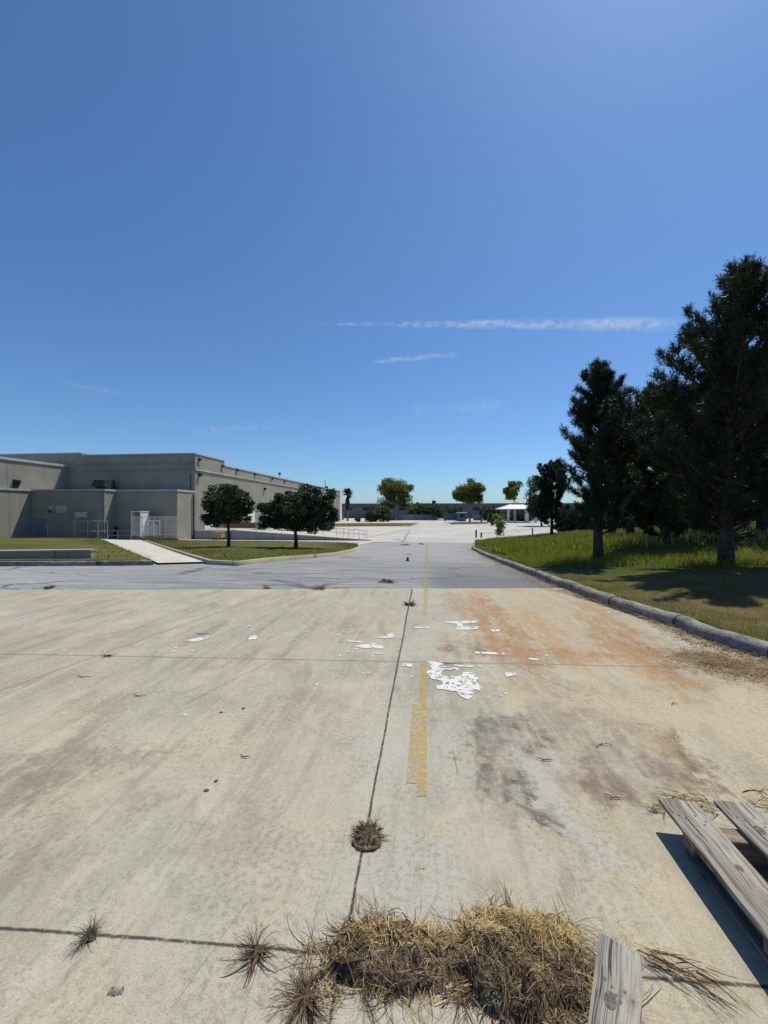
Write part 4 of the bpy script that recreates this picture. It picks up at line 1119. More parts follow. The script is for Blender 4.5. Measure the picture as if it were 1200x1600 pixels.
for k, (px, Yv, top, wd, lab, mt) in enumerate((
        (884, 45.5, 800, 34, "low dark bush right beside the small left pine trunk", 'oak'), (915, 45, 780, 50, "dark bush behind the slender pine, left of its trunk", 'oak'),
        (960, 44.5, 770, 60, "dark bush behind the slender pine, right of its trunk", 'oak'), (1010, 43.5, 765, 70, "dark bush behind the greener pine", 'oak'),
        (1070, 42, 770, 80, "dark bush far back left of the thickest trunk", 'oak'), (1110, 41, 780, 70, "greener bush far back behind the thickest trunk", 'greenpine'),
        (1165, 41, 775, 80, "dark bush far back right of the thickest trunk", 'oak'), (1215, 40, 760, 90, "dark bush far back cut by the right edge", 'oak'))):
    hedge_bush(px, Yv, top, wd, lab, 80 + k, mt)

# shrubs and hedge by the far wall
shrub(584, 815, 30, 24, "grey green round shrub left of the tall far tree", 'shrub', 33, .6, 16, 220, group="shrubs by the far wall", Y=128)
shrub(604, 815, 26, 20, "dark low shrub under the tall far tree", 'hedge', 34, .6, 14, 200, group="shrubs by the far wall", Y=130)
shrub(660, 812, 40, 21, "long green hedge bush right of the tall far tree", 'hedge', 35, .7, 24, 220, group="shrubs by the far wall", Y=155)
shrub(678, 813, 28, 22, "rounder green bush just left of the blue container", 'hedge', 36, .7, 18, 220, group="shrubs by the far wall", Y=152)
shrub(708, 808, 44, 18, "green bush behind the blue container", 'hedge', 37, .7, 18, 200, group="shrubs by the far wall", Y=165)
shrub(768, 813, 36, 20, "wide green bush left of the canopy shelter", 'hedge', 38, .7, 18, 220, group="shrubs by the far wall", Y=150)
shrub(815, 816, 60, 20, "dark bush in shade behind the canopy shelter", 'oak', 39, .7, 22, 220, group="shrubs by the far wall", Y=142)
shrub(560, 816, 10, 6, "tiny dark shrub right of the palm foot", 'hedge', 40, .4, 8, 120, group="shrubs by the far wall", Y=126)
shrub(768, 817, 10, 9, "small dark shrub near the pale forked tree", 'hedge', 41, .4, 8, 120, group="shrubs by the far wall", Y=118)

# palms
def palm(px, py, top, label, seed, skirt=True, Y=None, hw=1.0, group=None):
    random.seed(seed)
    p = hit(px, py) if Y is None else aty(px, py, Y)
    p.z = prof(p.y); d = depth(p); H = (py - top) / F * d
    o = empty("palm_tree", p, label, "palm", group)
    tt = p + Vector((0, 0, H * .8))
    MB().tube([p - Vector((0, 0, .2)), p + Vector((.1, 0, H * .3)), tt], [.42 * hw, .3 * hw, .28 * hw], 9).build("trunk", M['palebark'], o, True)
    def fronds(n, e0, e1, L, at0, at1):
        P = np.array([tt + Vector((0, 0, random.uniform(at0, at1))) for _ in range(n)])
        az = rng.uniform(0, 6.283, n); el = rng.uniform(e0, e1, n)
        Vs = []
        for k in range(n):
            dirv = Vector((math.cos(az[k]) * math.cos(el[k]), math.sin(az[k]) * math.cos(el[k]), math.sin(el[k])))
            c = Vector(P[k]) + dirv * L * .5
            for j in range(9):
                a = (j - 4) * .26
                side = dirv.cross(Vector((0, 0, 1))); side = side.normalized() if side.length > .1 else Vector((1, 0, 0))
                dd = (dirv * math.cos(a) + side * math.sin(a) + Vector((0, 0, -.25))).normalized()
                s = dd.cross(Vector((0, 0, 1))).normalized() * .09 * L
                e = c + dd * L * .6
                Vs.append([Vector(P[k]), c - s, e, c + s])
        return np.array([[tuple(v) for v in q] for q in Vs])
    npmesh("crown", fronds(60, -.6, 1.35, H * .195, -.1, .5), 4, [(0, 1, 2, 3)], M['palm'], o)
    if skirt: npmesh("dead_frond_skirt", fronds(90, -1.5, -.8, H * .14, -H * .36, -.2), 4, [(0, 1, 2, 3)], M['skirt'], o)
palm(543, 814, 763, "shaggy fan palm with a brown skirt at the far island", 3)
palm(752, 815, 798, "leaning short dark palm trunk at left of the far pair", 4, True, 128, .8, "small palms by the forked tree")
palm(762, 816, 797, "short dark palm nearest the canopy shelter", 5, True, 126, .8, "small palms by the forked tree")

# sapling on the lot side of the lawn
ps = hit(777, 842, LS); d = depth(ps)
broadleaf("sapling", ps, 40 / F * d, 30 / F * d, "thin green sapling at the back lawn corner near the posts", M['sapling'], M['bark'], .22, 18, 75, .12, .045, None, 44, .3, hollow=0)

# ---------------------------------------------------------------- grass blades
def in_shape_z(x, y): return lawn_z(x, y)
def blades(name, XY, Z, hmin, hmax, wmin, wmax, mat, lean=.5, S=2):
    N = len(XY)
    P0 = np.stack([XY[:, 0], XY[:, 1], Z - .015], 1)
    az = rng.uniform(0, 6.283, N); e0 = rng.uniform(1.0, 1.5, N); e1 = e0 - rng.uniform(.1, lean * 2, N)
    V, f = ribbons(P0, az, e0, e1, rng.uniform(hmin, hmax, N), rng.uniform(wmin, wmax, N), S)
    return tag(npmesh(name, V, 2 * S + 1, f, mat), kind='stuff')
# tall grass on the mound, density falling with distance
def lawn_pts(n, t0, t1, ya, yb, power=1.6):
    y = ya + (yb - ya) * rng.random(n) ** power
    t = t0 + (t1 - t0) * rng.random(n) ** 1.35
    x = np.interp(y, ky, kx) + t
    z = np.array([lawn_z(a_, b_) for a_, b_ in zip(x, y)])
    return np.stack([x, y], 1), z, t
def tallmask(x, y, t):
    edge = .3 + 1.3 * (np.sin(y * .8 + x * .5) * .25 + np.sin(y * .33) * .4 + .35) + np.clip((11.5 - y) * .8, 0, 7)
    return t > edge
def lush(n, t0, t1, ya, yb, pt, py_):
    y = ya + (yb - ya) * rng.random(n) ** py_
    t = t0 + (t1 - t0) * rng.random(n) ** pt
    x = np.interp(y, ky, kx) + t
    z = np.array([lawn_z(a_, b_) for a_, b_ in zip(x, y)])
    return np.stack([x, y], 1), z, t
XY, Z, T = lush(210000, .25, 30, 6, 43.5, 1.7, 1.25)
m = tallmask(XY[:, 0], XY[:, 1], T)
far = np.clip((np.hypot(XY[:, 0], XY[:, 1]) - 8) / 25, 0, 1)
XYm, Zm, fm = XY[m], Z[m], far[m]
near_ = fm < .35
blades("tall_grass", XYm[near_], Zm[near_], .10, .30, .007, .016, M['grass'], .7)
blades("tall_grass_far", XYm[~near_], Zm[~near_], .16, .42, .02, .045, M['grass'], .6)
XY2, Z2, T2 = lush(190000, .16, 14, 1.0, 42, 1.5, 1.7)
m2 = ~tallmask(XY2[:, 0], XY2[:, 1], T2)
blades("short_grass", XY2[m2], Z2[m2], .025, .085, .003, .009, M['short'], .9)
# pale seed heads over the mound
XY3, Z3, T3 = lush(16000, 3, 28, 9, 38, 1.2, 1.2)
m3 = tallmask(XY3[:, 0], XY3[:, 1], T3) & (np.sin(XY3[:, 0] * .7 + 1) + np.sin(XY3[:, 1] * .5) > .1)
blades("seed_heads", XY3[m3], Z3[m3] + .22, .10, .26, .012, .026, M['straw'], .3)
# island and left lawn: short tufts
def poly_pts(poly, n):
    P = np.array(poly); lo, hi = P.min(0), P.max(0)
    q = lo + (hi - lo) * rng.random((n, 2)); ins = np.zeros(n, bool)
    j = len(P) - 1
    for i in range(len(P)):
        c = ((P[i, 1] > q[:, 1]) != (P[j, 1] > q[:, 1])) & (q[:, 0] < (P[j, 0] - P[i, 0]) * (q[:, 1] - P[i, 1]) / (P[j, 1] - P[i, 1] + 1e-12) + P[i, 0])
        ins ^= c; j = i
    return q[ins]
q = poly_pts([(p.x, p.y) for p in ISL], 45000)
blades("island_grass", q, profv(q[:, 1]) + .15, .04, .14, .012, .03, M['short'], .8)
q = poly_pts([(p.x, p.y) for p in L2], 40000)
blades("left_grass", q, profv(q[:, 1]) + .18, .04, .14, .012, .03, M['short'], .8)

# leaf litter and pine straw in the gutter along the kerb
def litter(name, n, f_xy, L0, L1, w0, w1, mat, zoff=.004, kind='stuff', parent=None, el=.25):
    XY = f_xy(n); z = profv(XY[:, 1]) + zoff + rng.random(len(XY)) ** 2 * .03
    P0 = np.stack([XY[:, 0], XY[:, 1], z], 1); N = len(P0)
    V, f = ribbons(P0, rng.uniform(0, 6.283, N), rng.uniform(-.1, el, N), rng.uniform(-.35, .05, N), rng.uniform(L0, L1, N), rng.uniform(w0, w1, N), 3, rng.uniform(-1, 1, N), True)
    V[..., 2] = np.maximum(V[..., 2], profv(V[..., 1]) + .002)
    return tag(npmesh(name, V, 7, f, mat, parent), kind=kind)
def gutter(n):
    y = 2.5 + 34 * rng.random(n) ** 1.5
    wdt = .12 + .34 * (np.sin(y * 1.7) * .5 + np.sin(y * .63 + 1) * .5 + .6) * np.clip(y / 6, .6, 1.6) + np.clip((y - 12) * .05, 0, 1.1)
    x = np.interp(y, ky, kx) - .01 - np.abs(rng.normal(size=n)) * wdt * .55
    return np.stack([x, y], 1)
litter("gutter_litter", 11000, gutter, .04, .13, .005, .012, M['litter'])
sp = hit(1110, 1032); sp2 = hit(1185, 1052)
def strawpatch(n):
    k = rng.random(n)
    c = np.where((k < .6)[:, None], np.array([[sp.x, sp.y]]), np.array([[sp2.x, sp2.y]]))
    return c + rng.normal(size=(n, 2)) * np.array([.20, .17])
so = litter("straw_patch", 4200, strawpatch, .03, .10, .0025, .006, M['litter'], .003, 'stuff')

# ---------------------------------------------------------------- road paint
def decal(name, poly, dz, mat, label, cat, group=None, kind=None, jag=0.0, sub=1):
    pts = []
    for i in range(len(poly)):
        a, b = poly[i], poly[(i + 1) % len(poly)]
        for k in range(sub):
            f_ = k / sub
            pts.append((a[0] + (b[0] - a[0]) * f_ + random.uniform(-jag, jag), a[1] + (b[1] - a[1]) * f_ + random.uniform(-jag, jag)))
    return sheet(name, pts, dz, mat, kind, label, cat) if kind else tag(sheet(name, pts, dz, mat, None, label, cat), None, None, group)
def rect(x0, x1, y0, y1, n=1):
    return [(x0, y0), (x1, y0), (x1, y1), (x0, y1)]
random.seed(5)
ya, yb = hit(650, 1246).y, hit(660, 1036).y
yA = hit(640, 1100).y
decal("lane_marking", [(-.052, ya), (.004, ya + .01), (.004, yb), (-.05, yb)], .004, M['ypaint'], "worn yellow centre dash on the near concrete, right strip", "road marking", "yellow centre markings", jag=.001, sub=6)
decal("lane_marking", [(-.112, hit(640, 1225).y), (-.054, hit(640, 1225).y), (-.054, yA), (-.110, yA)], .004, M['ypaint2'], "fainter yellow strip left against the centre dash", "road marking", "yellow centre markings", jag=.001, sub=6)
decal("lane_marking", [(-.045, 1.9), (-.005, 1.9), (-.005, 1.55), (-.05, 1.6)], .004, mat_paint("ghost_yellow_paint", (.46, .39, .17), .66, 30, .08), "almost gone yellow trace below the centre dash", "road marking", "yellow centre markings", jag=.004, sub=3)
y9 = edge_y(0)
decal("lane_marking", [(-.05, 5.7), (.0, 5.7), (.03, y9 - .01), (-.06, y9 - .01)], .004, M['ypaint2'], "dusty yellow remains between slab joint and asphalt edge", "road marking", "yellow centre markings", sub=4, jag=.004)
decal("lane_marking", [(-.08, y9 + .02), (.03, y9 + .02), (.08, 38.5), (-.06, 38.5)], -.006, M['ypaint3'], "long faded yellow centre line down the asphalt road", "road marking", "yellow centre markings")

# flaked white paint: outlines with torn edges
random.seed(9)
def gl(pts): return [g2(x, y) for x, y in pts]
def torn(poly, jag, sub=4):
    out = []
    for i in range(len(poly)):
        a, b = poly[i], poly[(i + 1) % len(poly)]
        for k in range(sub):
            f_ = k / sub; j = jag * (.4 if k == 0 else 1)
            out.append((a[0] + (b[0] - a[0]) * f_ + random.uniform(-j, j), a[1] + (b[1] - a[1]) * f_ + random.uniform(-j, j)))
    return out
def patch(pts, label, jag=.012, sub=4):
    o = sheet("paint_patch", torn(gl(pts), jag, sub), .005, M['wpaint'], None, label, "paint patch"); o['group'] = "flaked white paint on the concrete"; return o
patch([(668, 1034), (690, 1034), (694, 1042), (712, 1044), (718, 1046), (716, 1049), (692, 1048), (690, 1056), (702, 1059), (722, 1056), (722, 1052), (738, 1051), (741, 1057), (747, 1060), (744, 1066), (752, 1074), (752, 1081), (738, 1083), (738, 1091), (730, 1094), (719, 1089), (717, 1083), (700, 1079), (682, 1077), (680, 1072), (693, 1070), (688, 1064), (673, 1061), (666, 1050), (675, 1046)],
      "biggest white paint patch, right of the yellow dash", .012, 3)
patch([(742, 1019), (790, 1021), (791, 1024), (743, 1022)], "thin white paint streak right of the big patch", .006)
patch([(694, 972), (746, 970), (744, 974), (722, 975), (724, 979), (747, 980), (745, 984), (713, 985), (715, 979), (713, 975), (695, 974)], "ragged white patch up the lane near the rust", .012)
patch([(647, 980), (673, 980), (672, 983), (648, 982)], "short white paint line right of the centre joint", .008)
patch([(584, 997), (600, 995), (612, 989), (617, 996), (604, 998)], "white wedge patch just left of the centre joint", .01)
patch([(552, 1010), (575, 1007), (598, 1009), (598, 1014), (570, 1014)], "flat white paint smear left of the centre joint", .012)
patch([(542, 1001), (569, 1003), (568, 1005), (543, 1003)], "thin white stripe above the flat smear", .006)
patch([(290, 1002), (310, 996), (329, 994), (326, 998), (305, 1004)], "long white chip far left of the joint", .008)
patch([(386, 1000), (392, 994), (403, 994), (399, 1000)], "small four sided white chip left of the paint smears", .006)
patch([(628, 1037), (645, 1038), (644, 1043), (630, 1042)], "little white patch touching the joint crossing", .008)
patch([(789, 1052), (806, 1052), (808, 1056), (792, 1059)], "small white patch right of the biggest one", .007)
patch([(826, 1029), (843, 1030), (838, 1033), (826, 1031)], "small white dash on the rusty joint line", .006)
patch([(766, 984), (780, 983), (781, 987), (770, 988)], "white fleck beside the rust streak", .006)
patch([(582, 1020), (598, 1021), (597, 1023), (583, 1022)], "narrow white fleck under the flat smear", .005)
patch([(709, 1039), (740, 1041), (741, 1044), (710, 1042)], "thin white fleck over the biggest patch", .006)
# confetti of small flakes: nobody could count these
mb = MB()
def flake(px, py, s):
    x, y = g2(px, py); n = random.randint(5, 8); d_ = depth(Vector((x, y, 0)))
    s_ = s / F * d_
    mb.add([(x + math.cos(6.283 * k / n) * s_ * 1.5 * random.uniform(.4, 1.3), y + math.sin(6.283 * k / n) * s_ * 1.1 * random.uniform(.4, 1.2), .004) for k in range(n)], [tuple(range(n))])
for cx, cy, sx, sy, n in ((570, 1005, 45, 14, 40), (440, 985, 60, 16, 22), (600, 1050, 25, 12, 16), (715, 975, 30, 10, 22), (810, 1015, 35, 20, 26), (770, 1065, 14, 18, 16), (260, 1015, 20, 5, 8), (840, 990, 60, 30, 18), (710, 1065, 40, 16, 30), (520, 970, 40, 10, 14)):
    for _ in range(int(n * .5)): flake(random.gauss(cx, sx), random.gauss(cy, sy), random.uniform(.35, 1.0) ** 2 * 2.6)
for px, py in ((290, 1118), (495, 1070), (250, 1018), (275, 1013), (268, 1019), (300, 1017)): flake(px, py, 2.5)
tag(mb.build("paint_flakes", M['wflake']), kind='stuff')
# ---------------------------------------------------------------- dry weeds
def clump(name, parts, loc, label, cat='weed', group=None):
    o = empty(name, loc, label, cat, group)
    for (nm, V, nper, f, mat) in parts: npmesh(nm, V, nper, f, mat, o)
    return o
def heap(loc, rx, ry, h, n, label, seed, straw_top=.5, stalks=60, leaves=60, ring=False, rot=0.0):
    global rng
    rng = np.random.default_rng(seed); random.seed(seed)
    o = empty("dry_weed_heap", loc, label, "weeds", "heaps of dry weeds")
    cr, sr = math.cos(rot), math.sin(rot)
    ph = rng.uniform(0, 6.28, 6)
    def top(u, v):                                        # u, v in unit disc
        th = np.arctan2(v, u); ro = 1 + .10 * np.sin(3 * th + ph[3]) + .07 * np.sin(5 * th + ph[4]) + .04 * np.sin(9 * th + ph[5])
        r2 = np.clip((u * u + v * v) / ro ** 2, 0, 1.6)
        lump = .18 * np.sin(u * 5 + ph[0]) * np.cos(v * 4 + ph[1]) + .12 * np.sin(u * 9 + ph[2] + v * 7)
        return h * np.clip((1 - r2) * (1 + lump * 1.5), 0, 2) ** .62 * (.86 + .22 * np.sin(u * 3.1 + ph[5]) * np.cos(v * 2.3 + ph[0]))
    def W(u, v): return loc.x + (u * rx) * cr - (v * ry) * sr, loc.y + (u * rx) * sr + (v * ry) * cr
    # root-and-soil core
    mb = MB(); nr, na = 14, 36; vs = []
    for i in range(nr + 1):
        for k in range(na):
            a = 6.2832 * k / na; r = i / nr * (.93 + .1 * math.sin(3 * a + ph[3]) + .05 * math.sin(7 * a + ph[4]))
            u, v = r * math.cos(a), r * math.sin(a); x, y = W(u, v)
            z = float(top(np.array(u), np.array(v))) * .93 + random.uniform(-.007, .005)
            vs.append((x, y, loc.z + (z if i < nr else -.004)))
    fs = [(i * na + k, i * na + (k + 1) % na, (i + 1) * na + (k + 1) % na, (i + 1) * na + k) for i in range(nr) for k in range(na)]
    mb.add(vs, fs); mb.build("root_clod", M['rootsoil'], o, True)
    def draped(n, L0, L1, w0, w1, mat, nm, off=(.0, .02), rmax=1.0, arch=.01, bias=0.0, S=7, curl=1.4, out=.35, fly=.0, bun=0):
        # stems lie on the heap: their path follows its surface, a little above it
        a = rng.uniform(0, 6.283, n); r = np.sqrt(rng.random(n)) * rmax
        u, v = r * np.cos(a), np.clip(r * np.sin(a) * (1 - abs(bias)) + bias, -1.1, 1.1)
        x, y = W(u, v)
        hd = np.where(rng.random(n) < out, np.arctan2(v * ry, u * rx) + rot + rng.normal(size=n) * .5, rng.uniform(0, 6.283, n))
        cu = rng.normal(size=n) * curl
        if bun:                                          # strands lie in wisps that share a place, a heading and a bend
            k_ = max(3, n // bun); g = rng.integers(0, k_, n)
            bu, bv, bh, bc = u[:k_], v[:k_], hd[:k_], cu[:k_]
            u = bu[g] + rng.normal(size=n) * .07; v = bv[g] + rng.normal(size=n) * .07; x, y = W(u, v)
            hd = bh[g] + rng.normal(size=n) * .22; cu = bc[g] + rng.normal(size=n) * .35
        Ls = rng.uniform(L0, L1, n) / S; wd = rng.uniform(w0, w1, n); o0 = rng.uniform(off[0], off[1], n); am = rng.random(n) ** 2 * arch
        tilt = rng.normal(size=n) * fly
        V = np.zeros((n, 2 * S + 1, 3)); px_, py_ = x.copy(), y.copy()
        for i in range(S + 1):
            t = i / S; h_ = hd + cu * t
            dx, dy = px_ - loc.x, py_ - loc.y
            uu = (dx * cr + dy * sr) / rx; vv = (-dx * sr + dy * cr) / ry
            z = loc.z + top(uu, vv) * 1.0 + o0 + am * math.sin(math.pi * min(1, t * 1.1)) + np.maximum(tilt, 0) * t * t * Ls * S
            z = np.maximum(z, loc.z + .002)
            sx, sy = -np.sin(h_), np.cos(h_); w_ = wd * (1 - .7 * t) * .5
            if i < S:
                V[:, 2 * i] = np.stack([px_ - sx * w_, py_ - sy * w_, z], 1); V[:, 2 * i + 1] = np.stack([px_ + sx * w_, py_ + sy * w_, z + w_ * .8], 1)
                px_ = px_ + np.cos(h_) * Ls; py_ = py_ + np.sin(h_) * Ls
            else: V[:, 2 * S] = np.stack([px_, py_, z], 1)
        f = [(2 * i, 2 * i + 1, 2 * i + 3, 2 * i + 2) for i in range(S - 1)] + [(2 * S - 2, 2 * S - 1, 2 * S)]
        npmesh(nm, V, 2 * S + 1, f, mat, o)
    draped(int(n * .30), .02, .07, .0014, .003, M['deadweed'], "dead_stems", (-.008, .008), 1.0, .012, -.05, curl=2.0, fly=.15)
    draped(int(n * .7), .008, .030, .0018, .005, M['chaff'], "chaff", (-.008, .004), .95, .008, -.42, S=3, curl=2.5, fly=.5)
    draped(int(n * .2), .012, .045, .001, .0018, M['greystalk'], "fine_roots", (-.006, .006), .95, .01, -.42, curl=2.5, fly=.3)
    draped(int(n * straw_top * .8), .02, .085, .0012, .0032, M['straw'], "straw", (.0, .016), .9, .022, .58, out=.1, fly=.06, bun=11, curl=1.0)
    draped(int(n * .05), .02, .08, .0012, .003, M['straw'], "front_straw", (.002, .012), .9, .015, -.2, out=.1, fly=.06, bun=5, curl=1.0)
    draped(int(n * .11), .02, .10, .0014, .0034, M['deadweed'], "brown_stems", (.0, .012), 1.06, .025, .0, out=.35, fly=.2, bun=7, curl=1.0)
    draped(leaves, .03, .10, .004, .010, M['redleaf'], "dry_leaves", (.002, .012), 1.12, .03, .0, curl=2.4, fly=.2)
    draped(int(n * .045), .06, .2, .0014, .0034, M['straw'], "loose_straw", (.0, .005), 1.45, .015, -.15, out=.3, fly=.03, bun=4, curl=.8)
    draped(int(n * .04), .05, .18, .0014, .0034, M['deadweed'], "loose_stems", (.0, .005), 1.4, .02, -.15, out=.3, fly=.12, bun=3, curl=1.0)
    # a few wide curled leaves looping off the crest
    k_ = max(6, leaves // 8); a = rng.uniform(.3, 2.9, k_); u, v = .8 * np.cos(a), .8 * np.sin(a); x, y = W(u, v)
    V, f = ribbons(np.stack([x, y, loc.z + top(u, v) + .005], 1), a + rng.normal(size=k_), rng.uniform(.7, 1.4, k_), rng.uniform(-3.6, -1.8, k_), rng.uniform(.05, .11, k_), rng.uniform(.004, .008, k_), 9, rng.normal(size=k_))
    V[..., 2] = np.maximum(V[..., 2], loc.z + .003)
    npmesh("curled_leaves", V, 19, f, M['redleaf'], o)
    if stalks:
        a = rng.uniform(0, 6.283, stalks); r = rng.random(stalks) * .8
        u, v = r * np.cos(a), r * np.sin(a) * .6 + .35
        x, y = W(u, v); z = loc.z + top(u, v) * .9
        V, f = ribbons(np.stack([x, y, z], 1), rng.uniform(0, 6.283, stalks), rng.uniform(.7, 1.5, stalks), rng.uniform(.6, 1.5, stalks), rng.uniform(.02, .06, stalks), .0016, 4)
        npmesh("stalks", V, 9, f, M['greystalk'], o)
    return o
cA = atd(605, 1520, 1.27); cA.z = 0
heap(hit(606, 1500), .195, .098, .052, 3800, "wider flatter heap of brown dead weeds left of the straw heap", 101, .2, 14, 150)
heap(hit(818, 1512), .222, .15, .086, 6200, "bigger dome of golden straw and roots beside the loose board", 102, .5, 4, 90)

def tuft(px, py, r, h, n, label, seed, nst=26, leaves=12, core=True, mats=('deadweed', 'greystalk'), L=(.05, .14), group="dry weed tufts in the joints", surfz=None, w=(.0015, .003), el=(0, 1.2), sh=1.0):
    global rng
    rng = np.random.default_rng(seed); random.seed(seed)
    p = hit(px, py)
    if surfz is not None: p.z = surfz
    o = empty("weed_tuft", p, label, "weeds", group)
    if core:
        mb = MB(); nr, na = 5, 14; vs = []
        for i in range(nr + 1):
            for k in range(na):
                a = 6.2832 * k / na; rr = r * .55 * i / nr * (1 + .2 * math.sin(3 * a + seed))
                vs.append((p.x + rr * math.cos(a), p.y + rr * math.sin(a), p.z + h * .35 * (1 - (i / nr) ** 2) - (.003 if i == nr else 0) + random.uniform(-.003, .003)))
        mb.add(vs, [(i * na + k, i * na + (k + 1) % na, (i + 1) * na + (k + 1) % na, (i + 1) * na + k) for i in range(nr) for k in range(na)])
        mb.build("root_clod", M['rootsoil'], o, True)
    def rad(n, e0a, e0b, drop, L0, L1, w0, w1, mat, nm, S=6, r0=.5):
        kb = max(4, n // 9); a = (rng.uniform(0, 6.283, kb)[rng.integers(0, kb, n)] + rng.normal(size=n) * .16) if n > 12 else rng.uniform(0, 6.283, n); rr = r * r0 * rng.random(n)
        P0 = np.stack([p.x + rr * np.cos(a), p.y + rr * np.sin(a), np.full(n, p.z + h * .2)], 1)
        e0 = rng.uniform(e0a, e0b, n)
        V, f = ribbons(P0, a + rng.normal(size=n) * .5, e0, e0 - rng.uniform(drop * .4, drop, n), rng.uniform(L0, L1, n), rng.uniform(w0, w1, n), S, rng.normal(size=n) * .8)
        V[..., 2] = np.maximum(V[..., 2], p.z + .002 + rng.random((n, 1)) * .003)
        npmesh(nm, V, 2 * S + 1, f, mat, o)
    rad(n, el[0], el[1], 1.6, L[0] * .6, L[1], w[0], w[1], M[mats[0]], "dead_stems")
    if nst: rad(nst, .75, 1.45, .3, h * .9 * sh, h * 1.7 * sh, .0013, .0019 if w[0] < .004 else w[0], M[mats[1]], "stalks", 4, .3)
    if leaves: rad(leaves, .1, .9, 2.6, L[0], L[1] * .9, w[1] * 1.6, w[1] * 3.0, M['redleaf'], "dry_leaves")
    return o, p
tuft(403, 1492, .055, .06, 90, "spiky dead tuft on the near cross joint, left of the heaps", 201, 22, 14, w=(.0014, .003), el=(-.3, .9))
tuft(478, 1565, .06, .05, 200, "small straw tuft at the bottom between spiky tuft and heap", 202, 4, 22, el=(-.35, .6), mats=('deadweed', 'straw'), L=(.05, .17))
o, p = tuft(137, 1468, .045, .05, 110, "lone dry tuft on the near cross joint at far left", 203, 6, 0, mats=('greystalk', 'greystalk'), L=(.03, .07))
o, p = tuft(575, 1308, .115, .04, 620, "round dead tuft growing out of the rusty ring", 204, 30, 22, L=(.02, .07), el=(-.3, .5), w=(.0016, .0036), sh=2.0)
rg = empty("rusty_ring", p, "broken rusty rim in the concrete in front of the dead tuft", "metal ring")
mb = MB(); n = 40; rr = .052
ring = [(p.x + .062 * math.cos(math.radians(192 + 156 * k / n)), p.y + .05 * math.sin(math.radians(192 + 156 * k / n)) - .030, .007 + .003 * math.sin(k * .5)) for k in range(n + 1)]
mb.tube(ring, [.0062 + .0015 * math.sin(k * .7) for k in range(n + 1)], 8, True); mb.build("rim", M['rust'], rg, True)
tuft(640, 946, .10, .07, 150, "bushy weed tuft on the centre joint near the asphalt", 205, 12, 6, w=(.004, .009), L=(.04, .13))
tuft(604, 909, .22, .035, 220, "flat dark dead weed lying on the asphalt", 206, 5, 12, w=(.008, .016), L=(.08, .26), el=(-.1, .35))
tuft(500, 920, .16, .03, 120, "low weed at the asphalt edge left of the centre joint", 207, 6, 6, w=(.007, .014), L=(.06, .2), el=(-.1, .4))
tuft(168, 1025, .05, .02, 60, "tiny weed where the two left joints cross", 208, 4, 2, w=(.003, .006), L=(.03, .09), el=(-.1, .7))
tuft(76, 919, .10, .06, 70, "short weed at the asphalt edge, far left", 209, 12, 2, w=(.006, .012), L=(.05, .12), mats=('greystalk', 'greystalk'))
tuft(418, 919, .09, .06, 70, "short weed at the asphalt edge above the left paint chips", 210, 8, 2, w=(.006, .012), L=(.05, .12), mats=('straw', 'greystalk'))
tuft(350, 875, .34, .16, 260, "bleached dry weed on the island kerb point", 211, 8, 0, w=(.012, .024), L=(.12, .4), mats=('straw', 'greystalk'))
tuft(632, 852, .7, .06, 70, "dark weeds in the seam where asphalt meets the pale lot, left part", 212, 6, 0, core=False, w=(.02, .04), L=(.2, .6), el=(-.1, .5), mats=('greystalk', 'greystalk'))
tuft(662, 850.5, .6, .05, 50, "thin weeds in the seam of the pale lot beside the yellow line", 213, 4, 0, core=False, w=(.02, .04), L=(.2, .6), el=(-.1, .5), mats=('greystalk', 'greystalk'))
def strand(px, py, n, L0, L1, az, sp, label, seed, spread=.05, w=(.002, .004)):
    global rng
    rng = np.random.default_rng(seed)
    p = hit(px, py); o = empty("straw_wisp", p, label, "straw", "loose straw wisps")
    P0 = np.stack([p.x + rng.normal(size=n) * spread, p.y + rng.normal(size=n) * spread * .6, .006 + rng.random(n) * .03], 1)
    for nm, mt, k in (("straw", 'straw', slice(0, int(n * .75))), ("dead_stems", 'deadweed', slice(int(n * .75), int(n * .92))), ("dry_leaves", 'redleaf', slice(int(n * .92), n))):
        m = len(P0[k]); ex = 2.5 if nm == "dry_leaves" else 1
        V, f = ribbons(P0[k], az + rng.normal(size=m) * sp, rng.uniform(.0, .4, m), rng.uniform(-.5, -.1, m), rng.uniform(L0, L1, m), rng.uniform(*w, m) * ex, 6, rng.normal(size=m) * .5)
        V[..., 2] = np.maximum(V[..., 2], .002 + rng.random((m, 1)) * .004)
        npmesh(nm, V, 13, f, M[mt], o)
strand(1015, 1500, 40, .08, .24, R(-28), .22, "straw wisp trailing right from under the loose board", 301, .02)
strand(1080, 1528, 26, .05, .15, R(-38), .35, "dark straw wisp lying across the near joint at right", 302, .03)
strand(1085, 1262, 170, .04, .13, R(170), .8, "straw wisp caught under the near end of the first pallet board", 303, .07)
strand(1035, 1268, 30, .04, .10, R(185), .4, "small straw wisp left of the pallet corner", 304, .02)
strand(1195, 1262, 60, .05, .18, R(10), .8, "straw wisp behind the pallet at the right edge", 305, .05)

